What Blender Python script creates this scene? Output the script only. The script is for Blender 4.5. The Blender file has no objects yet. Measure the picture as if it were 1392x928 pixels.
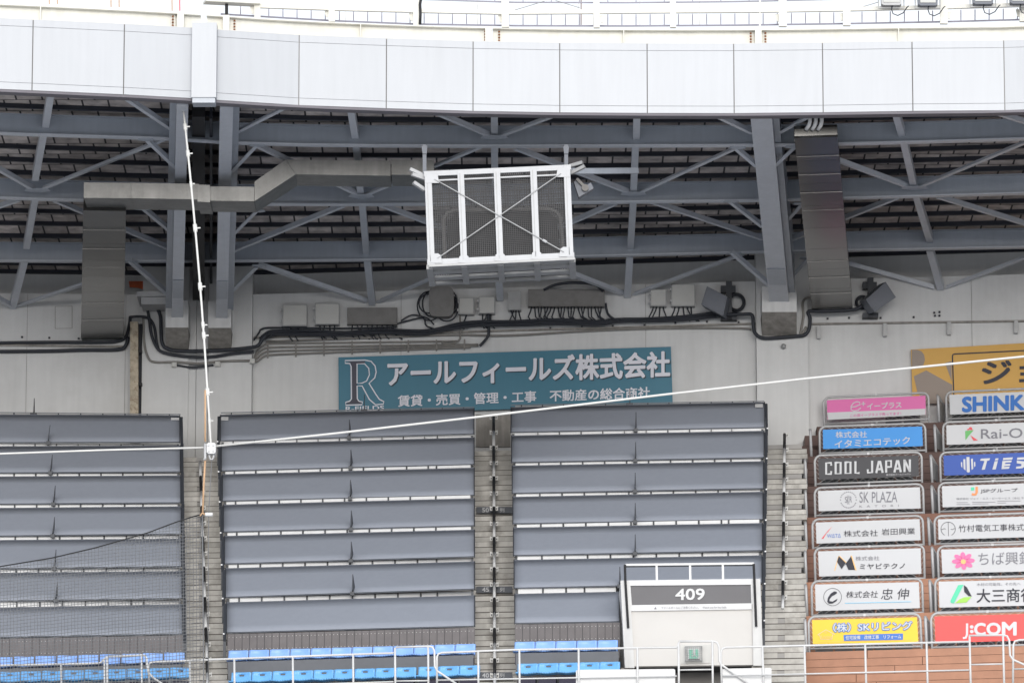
import bpy, math, random
from mathutils import Vector
random.seed(7)
S = bpy.context.scene
C = S.collection
R = math.radians

# ------------------------------------------------------------------ camera, sky, sun, exposure
PITCH = 11.5
F = 200.0 / 36.0 * 1392          # focal length in photo pixels
cam = bpy.data.objects.new('camera', bpy.data.cameras.new('camera'))
C.objects.link(cam)
cam.data.lens = 200; cam.data.sensor_width = 36; cam.data.sensor_fit = 'HORIZONTAL'
cam.data.clip_start = 1; cam.data.clip_end = 6000
cam.rotation_euler = (R(90 + PITCH), 0, 0)
S.camera = cam

SUN_EL, SUN_AZ = 11, 177           # azimuth clockwise from +Y; behind the camera
w = bpy.data.worlds.new('World'); S.world = w; w.use_nodes = True
nt = w.node_tree
sky = nt.nodes.new('ShaderNodeTexSky'); sky.sky_type = 'NISHITA'; sky.sun_disc = False
sky.sun_elevation = R(SUN_EL); sky.sun_rotation = R(SUN_AZ)
sky.air_density = 1.0; sky.dust_density = 3.0; sky.ozone_density = 1.0
nt.nodes['Background'].inputs['Strength'].default_value = 0.15
hs = nt.nodes.new('ShaderNodeHueSaturation'); hs.inputs['Saturation'].default_value = 0.5
nt.links.new(sky.outputs[0], hs.inputs['Color']); mxs = nt.nodes.new('ShaderNodeMix'); mxs.data_type = 'RGBA'      # overcast: an even white cloud layer over the sky
mxs.inputs['Factor'].default_value = 0.85; mxs.inputs['B'].default_value = (5.1, 5.3, 5.6, 1)
nt.links.new(hs.outputs[0], mxs.inputs['A']); nt.links.new(mxs.outputs['Result'], nt.nodes['Background'].inputs['Color'])
sun = bpy.data.objects.new('sun', bpy.data.lights.new('sun', 'SUN')); C.objects.link(sun)
sun.data.energy = 1.5; sun.data.angle = R(35); sun.data.color = (1.0, 0.985, 0.965)
sd = Vector((math.sin(R(SUN_AZ)) * math.cos(R(SUN_EL)), math.cos(R(SUN_AZ)) * math.cos(R(SUN_EL)), math.sin(R(SUN_EL))))
sun.rotation_euler = sd.to_track_quat('Z', 'Y').to_euler()
S.view_settings.view_transform = 'Standard'; S.view_settings.look = 'None'
S.view_settings.gamma = 1.0; S.view_settings.exposure = 0.6
S.view_settings.use_curve_mapping = False
S.cycles.max_bounces = 8; S.cycles.diffuse_bounces = 6

# ------------------------------------------------------------------ measuring helpers (photo pixels -> places)
cp, sp = math.cos(R(PITCH)), math.sin(R(PITCH))
def ray(x, y):
    a, b = (x - 696) / F, (464 - y) / F
    return Vector((a, cp - b * sp, sp + b * cp))
def at_y(x, y, d):
    r = ray(x, y); return r * (d / r.y)
def at_z(x, y, z):
    r = ray(x, y); return r * (z / r.z)
def on_surf(x, y, D):
    r = ray(x, y); d = 125.0
    for _ in range(6): d = D(r.x / r.y * d)
    return r * (d / r.y)
def on_plane(x, y, pl):
    r = ray(x, y); p, n = pl
    return r * (p.dot(n) / r.dot(n))
XC, XR = -7.2, 6.75
def off(X):
    if X < XC: return 0.05 * (X - XC)
    if X < XR: return -0.125 * (X - XC)
    return -0.125 * (XR - XC) - 0.20 * (X - XR)
def woff(X): return 0.05 * (X - XC) if X < XC else -0.125 * (X - XC)
WALL = 133.0
def Dw(X): return WALL + woff(X)
def wall_pt(x, y, o=0.0): return on_surf(x, y, lambda X: Dw(X) + o)
D0, Z0, RD, RH = 130.85, 23.85, 0.8, 0.49
def terr_pt(x, y, o=0.0):          # the sloping plane through the step nosings
    r = ray(x, y); d = 125.0
    for _ in range(8):
        X = r.x / r.y * d; base = D0 + off(X)
        # z = Z0 - k*(base-d);  z = d*t
        t = r.z / r.y; k = RH / RD
        d = (Z0 - k * base) / (t - k)
    d += o
    return r * (d / r.y)
DZ, DS = 28.83, 0.04               # underside of the roof deck
def deck_z(Y): return DZ + DS * (133.8 - Y)
def at_roof(x, y, h):
    r = ray(x, y); t = r.z / r.y
    d = (DZ + DS * 133.8 - h) / (t + DS)
    return r * (d / r.y)
def lerp(a, b, t): return a + (b - a) * t
def interp(pts, x):
    if x <= pts[0][0]: i = 0
    elif x >= pts[-1][0]: i = len(pts) - 2
    else:
        i = max(k for k in range(len(pts) - 1) if pts[k][0] <= x)
    (x0, y0), (x1, y1) = pts[i], pts[i + 1]
    return y0 + (y1 - y0) * (x - x0) / (x1 - x0)

# ------------------------------------------------------------------ mesh helpers
class MB:
    def __init__(s): s.v = []; s.f = []
    def add(s, vs, fs):
        b = len(s.v); s.v += [Vector(p) for p in vs]; s.f += [tuple(i + b for i in f) for f in fs]; return s
    def quad(s, *p): return s.add(p, [tuple(range(len(p)))])
    def hexa(s, a, b):             # two quads joined
        return s.add(list(a) + list(b), [(0, 1, 2, 3), (7, 6, 5, 4), (0, 4, 5, 1), (1, 5, 6, 2), (2, 6, 7, 3), (3, 7, 4, 0)])
    def box(s, c, sx, sy, sz):
        c = Vector(c); q = lambda z: [c + Vector((i * sx / 2, j * sy / 2, z)) for i, j in ((-1, -1), (1, -1), (1, 1), (-1, 1))]
        return s.hexa(q(-sz / 2), q(sz / 2))
    def beam(s, p, q, wd, h, up=(0, 0, 1)):
        p, q = Vector(p), Vector(q); d = (q - p).normalized(); up = Vector(up)
        r = d.cross(up)
        if r.length < 1e-4: r = d.cross(Vector((0, 1, 0)))
        r.normalize(); u = r.cross(d).normalized()
        k = lambda o: [o + r * (i * wd / 2) + u * (j * h / 2) for i, j in ((-1, -1), (1, -1), (1, 1), (-1, 1))]
        return s.hexa(k(p), k(q))
    def tube(s, pts, r, n=8, caps=True):
        pts = [Vector(p) for p in pts]; b = len(s.v); m = len(pts)
        t0 = (pts[1] - pts[0]).normalized()
        ref = Vector((0, 0, 1)) if abs(t0.z) < 0.9 else Vector((0, 1, 0))
        for i, p in enumerate(pts):
            t = (pts[min(i + 1, m - 1)] - pts[max(i - 1, 0)]).normalized()
            a = t.cross(ref)
            if a.length < 1e-3: a = t.cross(Vector((1, 0, 0)))
            a.normalize(); c = a.cross(t).normalized(); ref = c if abs(t.dot(c)) < 0.9 else ref
            s.v += [p + a * (r * math.cos(2 * math.pi * k / n)) + c * (r * math.sin(2 * math.pi * k / n)) for k in range(n)]
        for i in range(m - 1):
            for k in range(n):
                s.f.append((b + i * n + k, b + i * n + (k + 1) % n, b + (i + 1) * n + (k + 1) % n, b + (i + 1) * n + k))
        if caps:
            s.f.append(tuple(b + k for k in reversed(range(n)))); s.f.append(tuple(b + (m - 1) * n + k for k in range(n)))
        return s
    def plate(s, poly, t):         # flat polygon given a thickness vector
        n = len(poly); t = Vector(t); a = [Vector(p) for p in poly]
        fs = [tuple(range(n)), tuple(range(2 * n - 1, n - 1, -1))] + [(i, i + n, (i + 1) % n + n, (i + 1) % n) for i in range(n)]
        return s.add(a + [p + t for p in a], fs)
    def merge(s, o): return s.add(o.v, o.f)
def empty(name, loc):
    o = bpy.data.objects.new(name, None); C.objects.link(o); o.location = loc; o.empty_display_size = 0.2; return o
def build(name, mb, mat, parent=None, smooth=False, origin=None):
    if parent is not None:
        w = Vector((0, 0, 0)); p = parent
        while p is not None: w += Vector(p.location); p = p.parent
        o0 = w
        org = Vector((0, 0, 0))
    else:
        xs = [v.x for v in mb.v]; ys = [v.y for v in mb.v]; zs = [v.z for v in mb.v]
        o0 = Vector(((min(xs) + max(xs)) / 2, (min(ys) + max(ys)) / 2, min(zs))) if origin is None else Vector(origin)
        org = o0
    me = bpy.data.meshes.new(name)
    me.from_pydata([tuple(v - o0) for v in mb.v], [], mb.f)
    me.materials.append(mat)
    if smooth:
        for p in me.polygons: p.use_smooth = True
    o = bpy.data.objects.new(name, me); C.objects.link(o); o.location = org
    if parent is not None: o.parent = parent
    return o
def tag(o, label=None, cat=None, group=None, kind=None):
    if label: o['label'] = label
    if cat: o['category'] = cat
    if group: o['group'] = group
    if kind: o['kind'] = kind
    return o
ORD = ['first', 'second', 'third', 'fourth', 'fifth', 'sixth', 'seventh', 'eighth', 'ninth', 'tenth', 'eleventh', 'twelfth', 'thirteenth', 'fourteenth', 'fifteenth']
TV = Vector((0, -1, 0))            # towards the viewer's side of the stand

# ------------------------------------------------------------------ materials
def mat(name, col, rough=0.6, var=0.08, scale=2.0, streak=0.0, metal=0.0, spec=0.4, stain=None, bump=0.0, stain_amt=0.5, stain_scale=0.6, zvar=0.0):
    m = bpy.data.materials.new(name); m.use_nodes = True; n = m.node_tree; L = n.links
    b = n.nodes['Principled BSDF']; b.inputs['Roughness'].default_value = rough; b.inputs['Metallic'].default_value = metal
    b.inputs['Specular IOR Level'].default_value = spec
    geo = n.nodes.new('ShaderNodeNewGeometry')
    no = n.nodes.new('ShaderNodeTexNoise'); no.inputs['Scale'].default_value = scale; no.inputs['Detail'].default_value = 6; no.inputs['Roughness'].default_value = 0.65
    L.new(geo.outputs['Position'], no.inputs['Vector'])
    mr = n.nodes.new('ShaderNodeMapRange'); mr.inputs[1].default_value = 0.3; mr.inputs[2].default_value = 0.7
    mr.inputs[3].default_value = 1 - var; mr.inputs[4].default_value = 1 + var; L.new(no.outputs['Fac'], mr.inputs[0])
    fac = mr.outputs[0]
    if streak:
        mp = n.nodes.new('ShaderNodeMapping'); mp.inputs['Scale'].default_value = (5, 5, 0.35); L.new(geo.outputs['Position'], mp.inputs['Vector'])
        n2 = n.nodes.new('ShaderNodeTexNoise'); n2.inputs['Scale'].default_value = 1.6; n2.inputs['Detail'].default_value = 5; L.new(mp.outputs[0], n2.inputs['Vector'])
        m2 = n.nodes.new('ShaderNodeMapRange'); m2.inputs[1].default_value = 0.35; m2.inputs[2].default_value = 0.7; m2.inputs[3].default_value = 1 + streak * 0.3; m2.inputs[4].default_value = 1 - streak; L.new(n2.outputs['Fac'], m2.inputs[0])
        mu = n.nodes.new('ShaderNodeMath'); mu.operation = 'MULTIPLY'; L.new(fac, mu.inputs[0]); L.new(m2.outputs[0], mu.inputs[1]); fac = mu.outputs[0]
    if zvar:                       # every step has weathered a little differently
        sx = n.nodes.new('ShaderNodeSeparateXYZ'); L.new(geo.outputs['Position'], sx.inputs[0])
        ma = n.nodes.new('ShaderNodeMath'); ma.operation = 'MULTIPLY'; ma.inputs[1].default_value = 3 / RH; L.new(sx.outputs[2], ma.inputs[0])
        mo = n.nodes.new('ShaderNodeMath'); mo.operation = 'ADD'; mo.inputs[1].default_value = -3 * Z0 / RH - 0.03; L.new(ma.outputs[0], mo.inputs[0])
        fl_ = n.nodes.new('ShaderNodeMath'); fl_.operation = 'CEIL'; L.new(mo.outputs[0], fl_.inputs[0])
        wn = n.nodes.new('ShaderNodeTexWhiteNoise'); wn.noise_dimensions = '1D'; L.new(fl_.outputs[0], wn.inputs['W'])
        m4 = n.nodes.new('ShaderNodeMapRange'); m4.inputs[3].default_value = 1 - zvar; m4.inputs[4].default_value = 1 + zvar; L.new(wn.outputs[0], m4.inputs[0])
        mu = n.nodes.new('ShaderNodeMath'); mu.operation = 'MULTIPLY'; L.new(fac, mu.inputs[0]); L.new(m4.outputs[0], mu.inputs[1]); fac = mu.outputs[0]
    mx = n.nodes.new('ShaderNodeVectorMath'); mx.operation = 'SCALE'; mx.inputs[0].default_value = col[:3]; L.new(fac, mx.inputs['Scale'])
    out = mx.outputs[0]
    if stain:
        n3 = n.nodes.new('ShaderNodeTexNoise'); n3.inputs['Scale'].default_value = stain_scale; n3.inputs['Detail'].default_value = 8; n3.inputs['Roughness'].default_value = 0.7
        L.new(geo.outputs['Position'], n3.inputs['Vector'])
        m3 = n.nodes.new('ShaderNodeMapRange'); m3.inputs[1].default_value = 0.5; m3.inputs[2].default_value = 0.72; m3.inputs[3].default_value = 0; m3.inputs[4].default_value = stain_amt; L.new(n3.outputs['Fac'], m3.inputs[0])
        mm = n.nodes.new('ShaderNodeMix'); mm.data_type = 'RGBA'; L.new(m3.outputs[0], mm.inputs['Factor']); L.new(out, mm.inputs['A']); mm.inputs['B'].default_value = (*stain, 1); out = mm.outputs['Result']
    L.new(out, b.inputs['Base Color'])
    if bump:
        bp = n.nodes.new('ShaderNodeBump'); bp.inputs['Strength'].default_value = bump; bp.inputs['Distance'].default_value = 0.02; L.new(no.outputs['Fac'], bp.inputs['Height']); L.new(bp.outputs[0], b.inputs['Normal'])
    return m
M = {}
M['steel'] = mat('blue_grey_steel_paint', (0.36, 0.395, 0.45), 0.36, 0.07, 1.3, 0.06, spec=0.6)
M['steel_lit'] = mat('lit_blue_grey_steel_paint', (0.52, 0.55, 0.605), 0.36, 0.06, 1.3, 0.05, spec=0.6)  # lightened steel paint; the light caught by rafters and flanges is in its colour
M['steel_dark'] = mat('dark_steel', (0.022, 0.025, 0.036), 0.55, 0.1, 2)
M['cover'] = mat('grey_cover_sheet', (0.275, 0.298, 0.348), 0.6, 0.035, 0.9, 0.03, stain=(0.225, 0.243, 0.285), stain_amt=0.25, stain_scale=0.9)
M['trim'] = mat('charcoal_trim', (0.045, 0.05, 0.06), 0.5, 0.1, 3)
M['concrete'] = mat('wall_concrete', (0.64, 0.645, 0.645), 0.85, 0.06, 0.8, 0.045, stain=(0.54, 0.54, 0.53), stain_amt=0.5, stain_scale=0.5, bump=0.1)
M['concrete_dirty'] = mat('stained_concrete', (0.30, 0.285, 0.265), 0.9, 0.15, 1.5, 0.25, stain=(0.14, 0.13, 0.12), stain_amt=0.6, stain_scale=1.2, bump=0.2)
M['concrete_white'] = mat('white_painted_concrete', (0.64, 0.64, 0.635), 0.8, 0.06, 2, 0.1)
M['stair'] = mat('stair_concrete', (0.50, 0.485, 0.455), 0.9, 0.14, 1.4, 0.10, stain=(0.22, 0.205, 0.185), stain_amt=0.8, stain_scale=1.6, bump=0.15, zvar=0.13)
M['stair_joint'] = mat('dark_stair_joint', (0.12, 0.11, 0.10), 0.9, 0.2, 3)
M['stair_light'] = mat('stair_edge_concrete', (0.66, 0.63, 0.58), 0.9, 0.12, 1.8, 0.08, stain=(0.28, 0.24, 0.2), stain_amt=0.6, stain_scale=1.8)
M['terrace'] = mat('terrace_concrete', (0.35, 0.34, 0.33), 0.9, 0.1, 1.2)
M['fascia'] = mat('white_fascia_panel', (0.475, 0.492, 0.52), 0.4, 0.02, 0.5, 0.03)
M['fascia_back'] = mat('fascia_joint_backing', (0.22, 0.215, 0.21), 0.7, 0.1, 3)
M['fascia_under'] = mat('fascia_underside_sheet', (0.16, 0.15, 0.17), 0.6, 0.06, 2)
M['cream'] = mat('cream_paint', (0.71, 0.70, 0.645), 0.5, 0.04, 1.2, 0.07, stain=(0.6, 0.52, 0.38), stain_amt=0.25, stain_scale=1.4)
M['rust'] = mat('rusty_steel', (0.20, 0.085, 0.04), 0.9, 0.35, 14)
M['fence'] = mat('lilac_grey_fence_paint', (0.30, 0.29, 0.36), 0.6, 0.08, 3)
M['cage'] = mat('cage_frame_paint', (0.50, 0.51, 0.53), 0.45, 0.05, 4)
M['white'] = mat('white_paint', (0.66, 0.665, 0.67), 0.45, 0.03, 2, 0.04)
M['offwhite'] = mat('off_white_board', (0.60, 0.595, 0.575), 0.7, 0.05, 1.5, 0.06)
M['beige'] = mat('beige_white_render', (0.62, 0.605, 0.585), 0.8, 0.03, 1.2, 0.0, stain=(0.52, 0.48, 0.43), stain_amt=0.3)
M['galv'] = mat('galvanised_steel', (0.46, 0.465, 0.475), 0.45, 0.08, 4, 0, 0.08)
M['galv_dull'] = mat('dull_galvanised_steel', (0.34, 0.345, 0.35), 0.5, 0.1, 4, 0, 0.3)
M['rail'] = mat('white_rail_paint', (0.64, 0.645, 0.65), 0.35, 0.05, 4)
M['duct'] = mat('weathered_duct_zinc', (0.20, 0.20, 0.195), 0.42, 0.2, 1.6, 0.12, 0.6, stain=(0.11, 0.11, 0.107), stain_amt=0.5, stain_scale=1.5)
M['duct_shiny'] = mat('stainless_duct_sheet', (0.15, 0.149, 0.146), 0.24, 0.06, 0.7, 0.04, 0.9)
M['box'] = mat('pale_grey_box_paint', (0.52, 0.52, 0.50), 0.5, 0.04, 3)
M['dbox'] = mat('dark_grey_box_paint', (0.20, 0.195, 0.19), 0.6, 0.1, 4, stain=(0.12, 0.11, 0.1), stain_amt=0.5, stain_scale=5)
M['cable'] = mat('black_cable_rubber', (0.026, 0.03, 0.04), 0.5, 0.1, 6)
M['conduit'] = mat('grey_conduit', (0.24, 0.23, 0.215), 0.6, 0.15, 5)
M['speaker'] = mat('blue_grey_speaker_shell', (0.15, 0.162, 0.19), 0.5, 0.06, 4)
M['black'] = mat('matt_black', (0.018, 0.018, 0.02), 0.6, 0.05, 3)
M['rope'] = mat('white_rope', (0.66, 0.66, 0.64), 0.7, 0.03, 8)
M['rope_tan'] = mat('tan_rope', (0.55, 0.36, 0.22), 0.8, 0.1, 8)
M['net'] = mat('grey_netting_cord', (0.17, 0.175, 0.185), 0.8, 0.05, 5)
M['mesh'] = mat('cage_mesh_wire', (0.055, 0.055, 0.058), 0.6, 0.1, 5)
M['seat'] = mat('pale_blue_seat_plastic', (0.23, 0.41, 0.83), 0.35, 0.05, 2.5, stain=(0.36, 0.52, 0.88), stain_amt=0.4, stain_scale=2.0)
M['seat2'] = mat('bright_blue_seat_plastic', (0.15, 0.41, 0.76), 0.32, 0.05, 2.5)
M['seat_dark'] = mat('purple_black_seat_base', (0.03, 0.025, 0.05), 0.6, 0.1, 3)
M['row_panel'] = mat('grey_row_panel', (0.17, 0.178, 0.195), 0.65, 0.06, 1.5, stain=(0.13, 0.137, 0.15), stain_amt=0.4, stain_scale=2.2)
M['dark_sign'] = mat('dark_grey_sign_face', (0.14, 0.137, 0.145), 0.55, 0.05, 1.5)
M['teal'] = mat('teal_sign_face', (0.05, 0.185, 0.265), 0.5, 0.03, 1.2, 0.02)
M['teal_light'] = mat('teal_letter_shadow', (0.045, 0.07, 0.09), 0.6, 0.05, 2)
M['letter'] = mat('pale_lettering', (0.72, 0.73, 0.80), 0.5, 0.02, 2)
M['r_dark'] = mat('dark_emblem_fill', (0.075, 0.075, 0.10), 0.6, 0.03, 2)
M['amber'] = mat('amber_sign_face', (0.62, 0.36, 0.085), 0.55, 0.03, 1)
M['amber_grey'] = mat('grey_brown_sign_print', (0.30, 0.25, 0.215), 0.6, 0.03, 1)
M['ink'] = mat('dark_ink', (0.035, 0.036, 0.05), 0.6, 0.05, 3)
M['ink_grey'] = mat('grey_ink', (0.22, 0.22, 0.25), 0.6, 0.05, 3)
M['banner_white'] = mat('white_banner_cloth', (0.62, 0.63, 0.65), 0.6, 0.02, 1.5)
def flat(name, col, rough=0.55): return mat(name, col, rough, 0.02, 2)
M['pink'] = flat('pink_banner_cloth', (0.74, 0.17, 0.43)); M['blue'] = flat('sky_blue_banner_cloth', (0.065, 0.32, 0.78))
M['charcoal'] = flat('charcoal_banner_cloth', (0.065, 0.065, 0.072)); M['yellow'] = flat('yellow_banner_cloth', (0.84, 0.58, 0.06))
M['royal'] = flat('royal_blue_banner_cloth', (0.045, 0.105, 0.42)); M['red'] = flat('coral_red_banner_cloth', (0.84, 0.10, 0.095))
M['shink'] = flat('strong_blue_print', (0.035, 0.17, 0.54)); M['mid_blue'] = flat('mid_blue_print', (0.07, 0.19, 0.57)); M['cyan'] = flat('light_blue_print', (0.25, 0.62, 0.85))
M['green'] = flat('green_print', (0.16, 0.50, 0.16)); M['mint'] = flat('mint_green_print', (0.12, 0.68, 0.42)); M['lime'] = flat('lime_print', (0.38, 0.72, 0.12))
M['redp'] = flat('red_print', (0.78, 0.10, 0.12)); M['flower'] = flat('flower_pink_print', (0.88, 0.20, 0.42)); M['gold'] = flat('pale_orange_print', (0.90, 0.56, 0.22)); M['orange'] = flat('orange_print', (0.85, 0.32, 0.13))
M['exit_green'] = flat('exit_sign_green', (0.22, 0.60, 0.44))
M['orange_tarp'] = mat('orange_weathered_sheet', (0.42, 0.09, 0.03), 0.7, 0.25, 4)
# brown wood-effect boards, horizontal planks
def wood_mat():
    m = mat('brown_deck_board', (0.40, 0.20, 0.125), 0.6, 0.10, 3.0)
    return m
M['wood'] = wood_mat()          # lightest boards on the lower tiers; the tiers higher up have darker ones
M['wood_mid'] = mat('mid_brown_deck_board', (0.20, 0.095, 0.065), 0.6, 0.10, 3.0)
M['wood_dark'] = mat('dark_brown_deck_board', (0.09, 0.05, 0.042), 0.6, 0.12, 3.0)
M['wood_joint'] = mat('deck_board_joint', (0.08, 0.045, 0.035), 0.8, 0.1, 3)
# roof deck seen from below: brown boards with joints
def deck_mat():
    m = bpy.data.materials.new('brown_roof_boards'); m.use_nodes = True; n = m.node_tree; L = n.links; b = n.nodes['Principled BSDF']
    b.inputs['Roughness'].default_value = 0.85
    geo = n.nodes.new('ShaderNodeNewGeometry'); br = n.nodes.new('ShaderNodeTexBrick')
    mp = n.nodes.new('ShaderNodeMapping'); L.new(geo.outputs['Position'], mp.inputs['Vector'])
    br.inputs['Scale'].default_value = 1.0; br.inputs['Brick Width'].default_value = 0.56; br.inputs['Row Height'].default_value = 0.86
    br.inputs['Mortar Size'].default_value = 0.022; br.inputs['Color1'].default_value = (0.36, 0.325, 0.31, 1); br.inputs['Color2'].default_value = (0.56, 0.51, 0.485, 1)
    br.inputs['Mortar'].default_value = (0.03, 0.028, 0.03, 1); L.new(mp.outputs[0], br.inputs['Vector'])
    no = n.nodes.new('ShaderNodeTexNoise'); no.inputs['Scale'].default_value = 3.5; no.inputs['Detail'].default_value = 6; L.new(geo.outputs['Position'], no.inputs['Vector'])
    mr = n.nodes.new('ShaderNodeMapRange'); mr.inputs[1].default_value = 0.3; mr.inputs[2].default_value = 0.7; mr.inputs[3].default_value = 0.6; mr.inputs[4].default_value = 1.25; L.new(no.outputs['Fac'], mr.inputs[0])
    mx = n.nodes.new('ShaderNodeVectorMath'); mx.operation = 'SCALE'; L.new(br.outputs['Color'], mx.inputs[0]); L.new(mr.outputs[0], mx.inputs['Scale']); L.new(mx.outputs[0], b.inputs['Base Color'])
    return m
M['deck'] = deck_mat()
# mottled peeling pole
def peel_mat():
    m = mat('peeling_painted_steel', (0.46, 0.40, 0.31), 0.85, 0.25, 6, stain=(0.13, 0.07, 0.04), stain_amt=1.0, stain_scale=8.0)
    return m
M['peel'] = peel_mat()
M['field'] = mat('pale_bounce_field', (0.47, 0.475, 0.485), 0.95, 0.2, 0.05)  # unseen field, made paler than turf so it bounces light up under the roof

# ------------------------------------------------------------------ lettering
_tc = {}
def text_geo(body, bold=0.0, res=3):
    k = (body, bold)
    if k in _tc: return _tc[k]
    cu = bpy.data.curves.new('lettering', 'FONT'); cu.body = body; cu.resolution_u = res; cu.offset = bold; cu.fill_mode = 'FRONT'
    o = bpy.data.objects.new('lettering', cu); C.objects.link(o)
    dg = bpy.context.evaluated_depsgraph_get(); dg.update()
    me = bpy.data.meshes.new_from_object(o.evaluated_get(dg))
    vs = [(v.co.x, v.co.y) for v in me.vertices]; fs = [tuple(p.vertices) for p in me.polygons]
    bpy.data.objects.remove(o); bpy.data.curves.remove(cu); bpy.data.meshes.remove(me)
    _tc[k] = (vs, fs); return _tc[k]
def put_text(mb, body, x0, x1, yt, yb, slope, pl, o=0.012, bold=0.0, shear=0.0):
    """letters of BODY filling the box x0..x1, yt..yb (measured at its left end) on plane PL, O metres proud of it; BOLD thickens the strokes"""
    vs, fs = text_geo(body)
    xa, xb = min(v[0] for v in vs), max(v[0] for v in vs); ya, yb_ = min(v[1] for v in vs), max(v[1] for v in vs)
    bold = max(bold, 0); n_ = 1 if bold == 0 else (8 if bold > .03 else 4); p, n = pl
    for c in range(n_):
        ox, oy = (0, 0) if n_ == 1 else (bold * math.cos(2 * math.pi * (c + .5) / n_), bold * math.sin(2 * math.pi * (c + .5) / n_))
        pl2 = (p + n * (o + .0007 * c), n); out = []
        for (x, y) in vs:
            u = (x + ox - xa) / (xb - xa); t = (y + oy - ya) / max(yb_ - ya, 1e-6)
            px = x0 + (x1 - x0) * u + shear * t; py = yb + (yt - yb) * t + slope * (px - x0)
            out.append(on_plane(px, py, pl2))
        mb.add(out, fs)
    return mb
def put_poly(mb, pts, pl, o=0.012):
    p, n = pl; pl2 = (p + n * o, n); mb.add([on_plane(x, y, pl2) for x, y in pts], [tuple(range(len(pts)))]); return mb
def put_line(mb, pts, wd, pl, o=0.013, closed=False):
    p, n = pl; pl2 = (p + n * o, n); m = len(pts); L_, R_ = [], []
    for i, (x, y) in enumerate(pts):
        a = pts[(i - 1) % m] if (closed or i > 0) else pts[i]; b = pts[(i + 1) % m] if (closed or i < m - 1) else pts[i]
        dx, dy = b[0] - a[0], b[1] - a[1]; l = math.hypot(dx, dy) or 1; nx, ny = -dy / l * wd / 2, dx / l * wd / 2
        L_.append(on_plane(x + nx, y + ny, pl2)); R_.append(on_plane(x - nx, y - ny, pl2))
    b = len(mb.v); mb.v += L_ + R_
    for i in range(m if closed else m - 1):
        j = (i + 1) % m; mb.f.append((b + i, b + j, b + m + j, b + m + i))
    return mb
def circ(cx, cy, rx, ry=None, n=28, a0=0, a1=360):
    ry = rx if ry is None else ry
    return [(cx + rx * math.cos(R(a0 + (a1 - a0) * k / n)), cy - ry * math.sin(R(a0 + (a1 - a0) * k / n))) for k in range(n + (0 if a1 - a0 == 360 else 1))]
def plane_of(a, b, c):
    n = (b - a).cross(c - a).normalized()
    if n.y > 0: n = -n
    return (a, n)

# ------------------------------------------------------------------ ground and the concrete terrace
g = MB().quad((-1500, -1500, -9), (1500, -1500, -9), (1500, 1500, -9), (-1500, 1500, -9))
tag(build('ground', g, M['field']), kind='structure')
ZW = Z0                                       # walkway in front of the back wall
ter = MB(); bx = [-42, XC, -1.0, XR, 15.0, 30.0]
def strip(mb, f0, z0, f1, z1, xend=99):
    for a, b in zip(bx[:-1], bx[1:]):
        b = min(b, xend)
        if a >= b: continue
        mb.quad((a, f0(a), z0), (b, f0(b), z0), (b, f1(b), z1), (a, f1(a), z1))
NR = 17
def De(n): return lambda X: D0 + off(X) - RD * n
strip(ter, lambda X: WALL + 2 + woff(X), ZW, De(0), ZW, 6.69)
for n in range(NR):
    z = Z0 - RH * n
    xe = 6.69 - .0462 * n; strip(ter, De(n), z, De(n), z - RH, xe); strip(ter, De(n), z - RH, De(n + 1), z - RH, xe)
zl = Z0 - RH * NR
strip(ter, De(NR), zl, lambda X: 112.0 + off(X), zl)
strip(ter, lambda X: 112.0 + off(X), zl, lambda X: 112.0 + off(X), zl - 3.5)
tag(build('seating_terrace', ter, M['terrace'], origin=(0, 112, zl - 3.5)), kind='structure')

# ------------------------------------------------------------------ back wall with pilasters, corbels and header
wroot = tag(empty('back_wall', (0, WALL, ZW)), 'long pale grey concrete back wall with pilasters under the stadium roof', 'wall')
ZH = wall_pt(690, 391).z
XL, XRR = -34.0, 30.0
def wq(mb, xa, xb, z0, z1, o):
    pts = sorted(set([xa, xb] + [x for x in (XC,) if xa < x < xb]))
    for a, b in zip(pts[:-1], pts[1:]):
        mb.quad((a, Dw(a) + o, z0), (b, Dw(b) + o, z0), (b, Dw(b) + o, z1), (a, Dw(a) + o, z1))
wx = lambda x, y=500: wall_pt(x, y).x
# plain wall panels, a fine joint between them
joints = [XL] + [wx(v) for v in (-380, -180, 36, 170, 194)] + [wx(343), wx(545), wx(878), wx(1028), wx(1098), wx(1322), wx(1560)] + [XRR]
for a, b in zip(joints[:-1], joints[1:]):
    m = MB(); wq(m, a + 0.005, b - 0.005, ZW - 0.1, ZH, 0.0); m2 = MB(); wq(m2, a + 0.005, b - 0.005, ZH, ZH, 0.3)
    for A, B in [(a + 0.005, b - 0.005)]:
        pts = sorted(set([A, B] + [x for x in (XC,) if A < x < B]))
        for p, q in zip(pts[:-1], pts[1:]): m.quad((p, Dw(p), ZH), (q, Dw(q), ZH), (q, Dw(q) + 1, ZH), (p, Dw(p) + 1, ZH))
    build('wall_panel', m, M['concrete'], wroot)
m = MB(); wq(m, XL, XRR, ZW - 0.1, ZH, 0.03); build('joint_backing', m, M['terrace'], wroot)
m = MB(); wq(m, XL, XRR, ZH - 0.2, DZ + 0.3, 0.75); build('header', m, M['concrete'], wroot)
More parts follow.
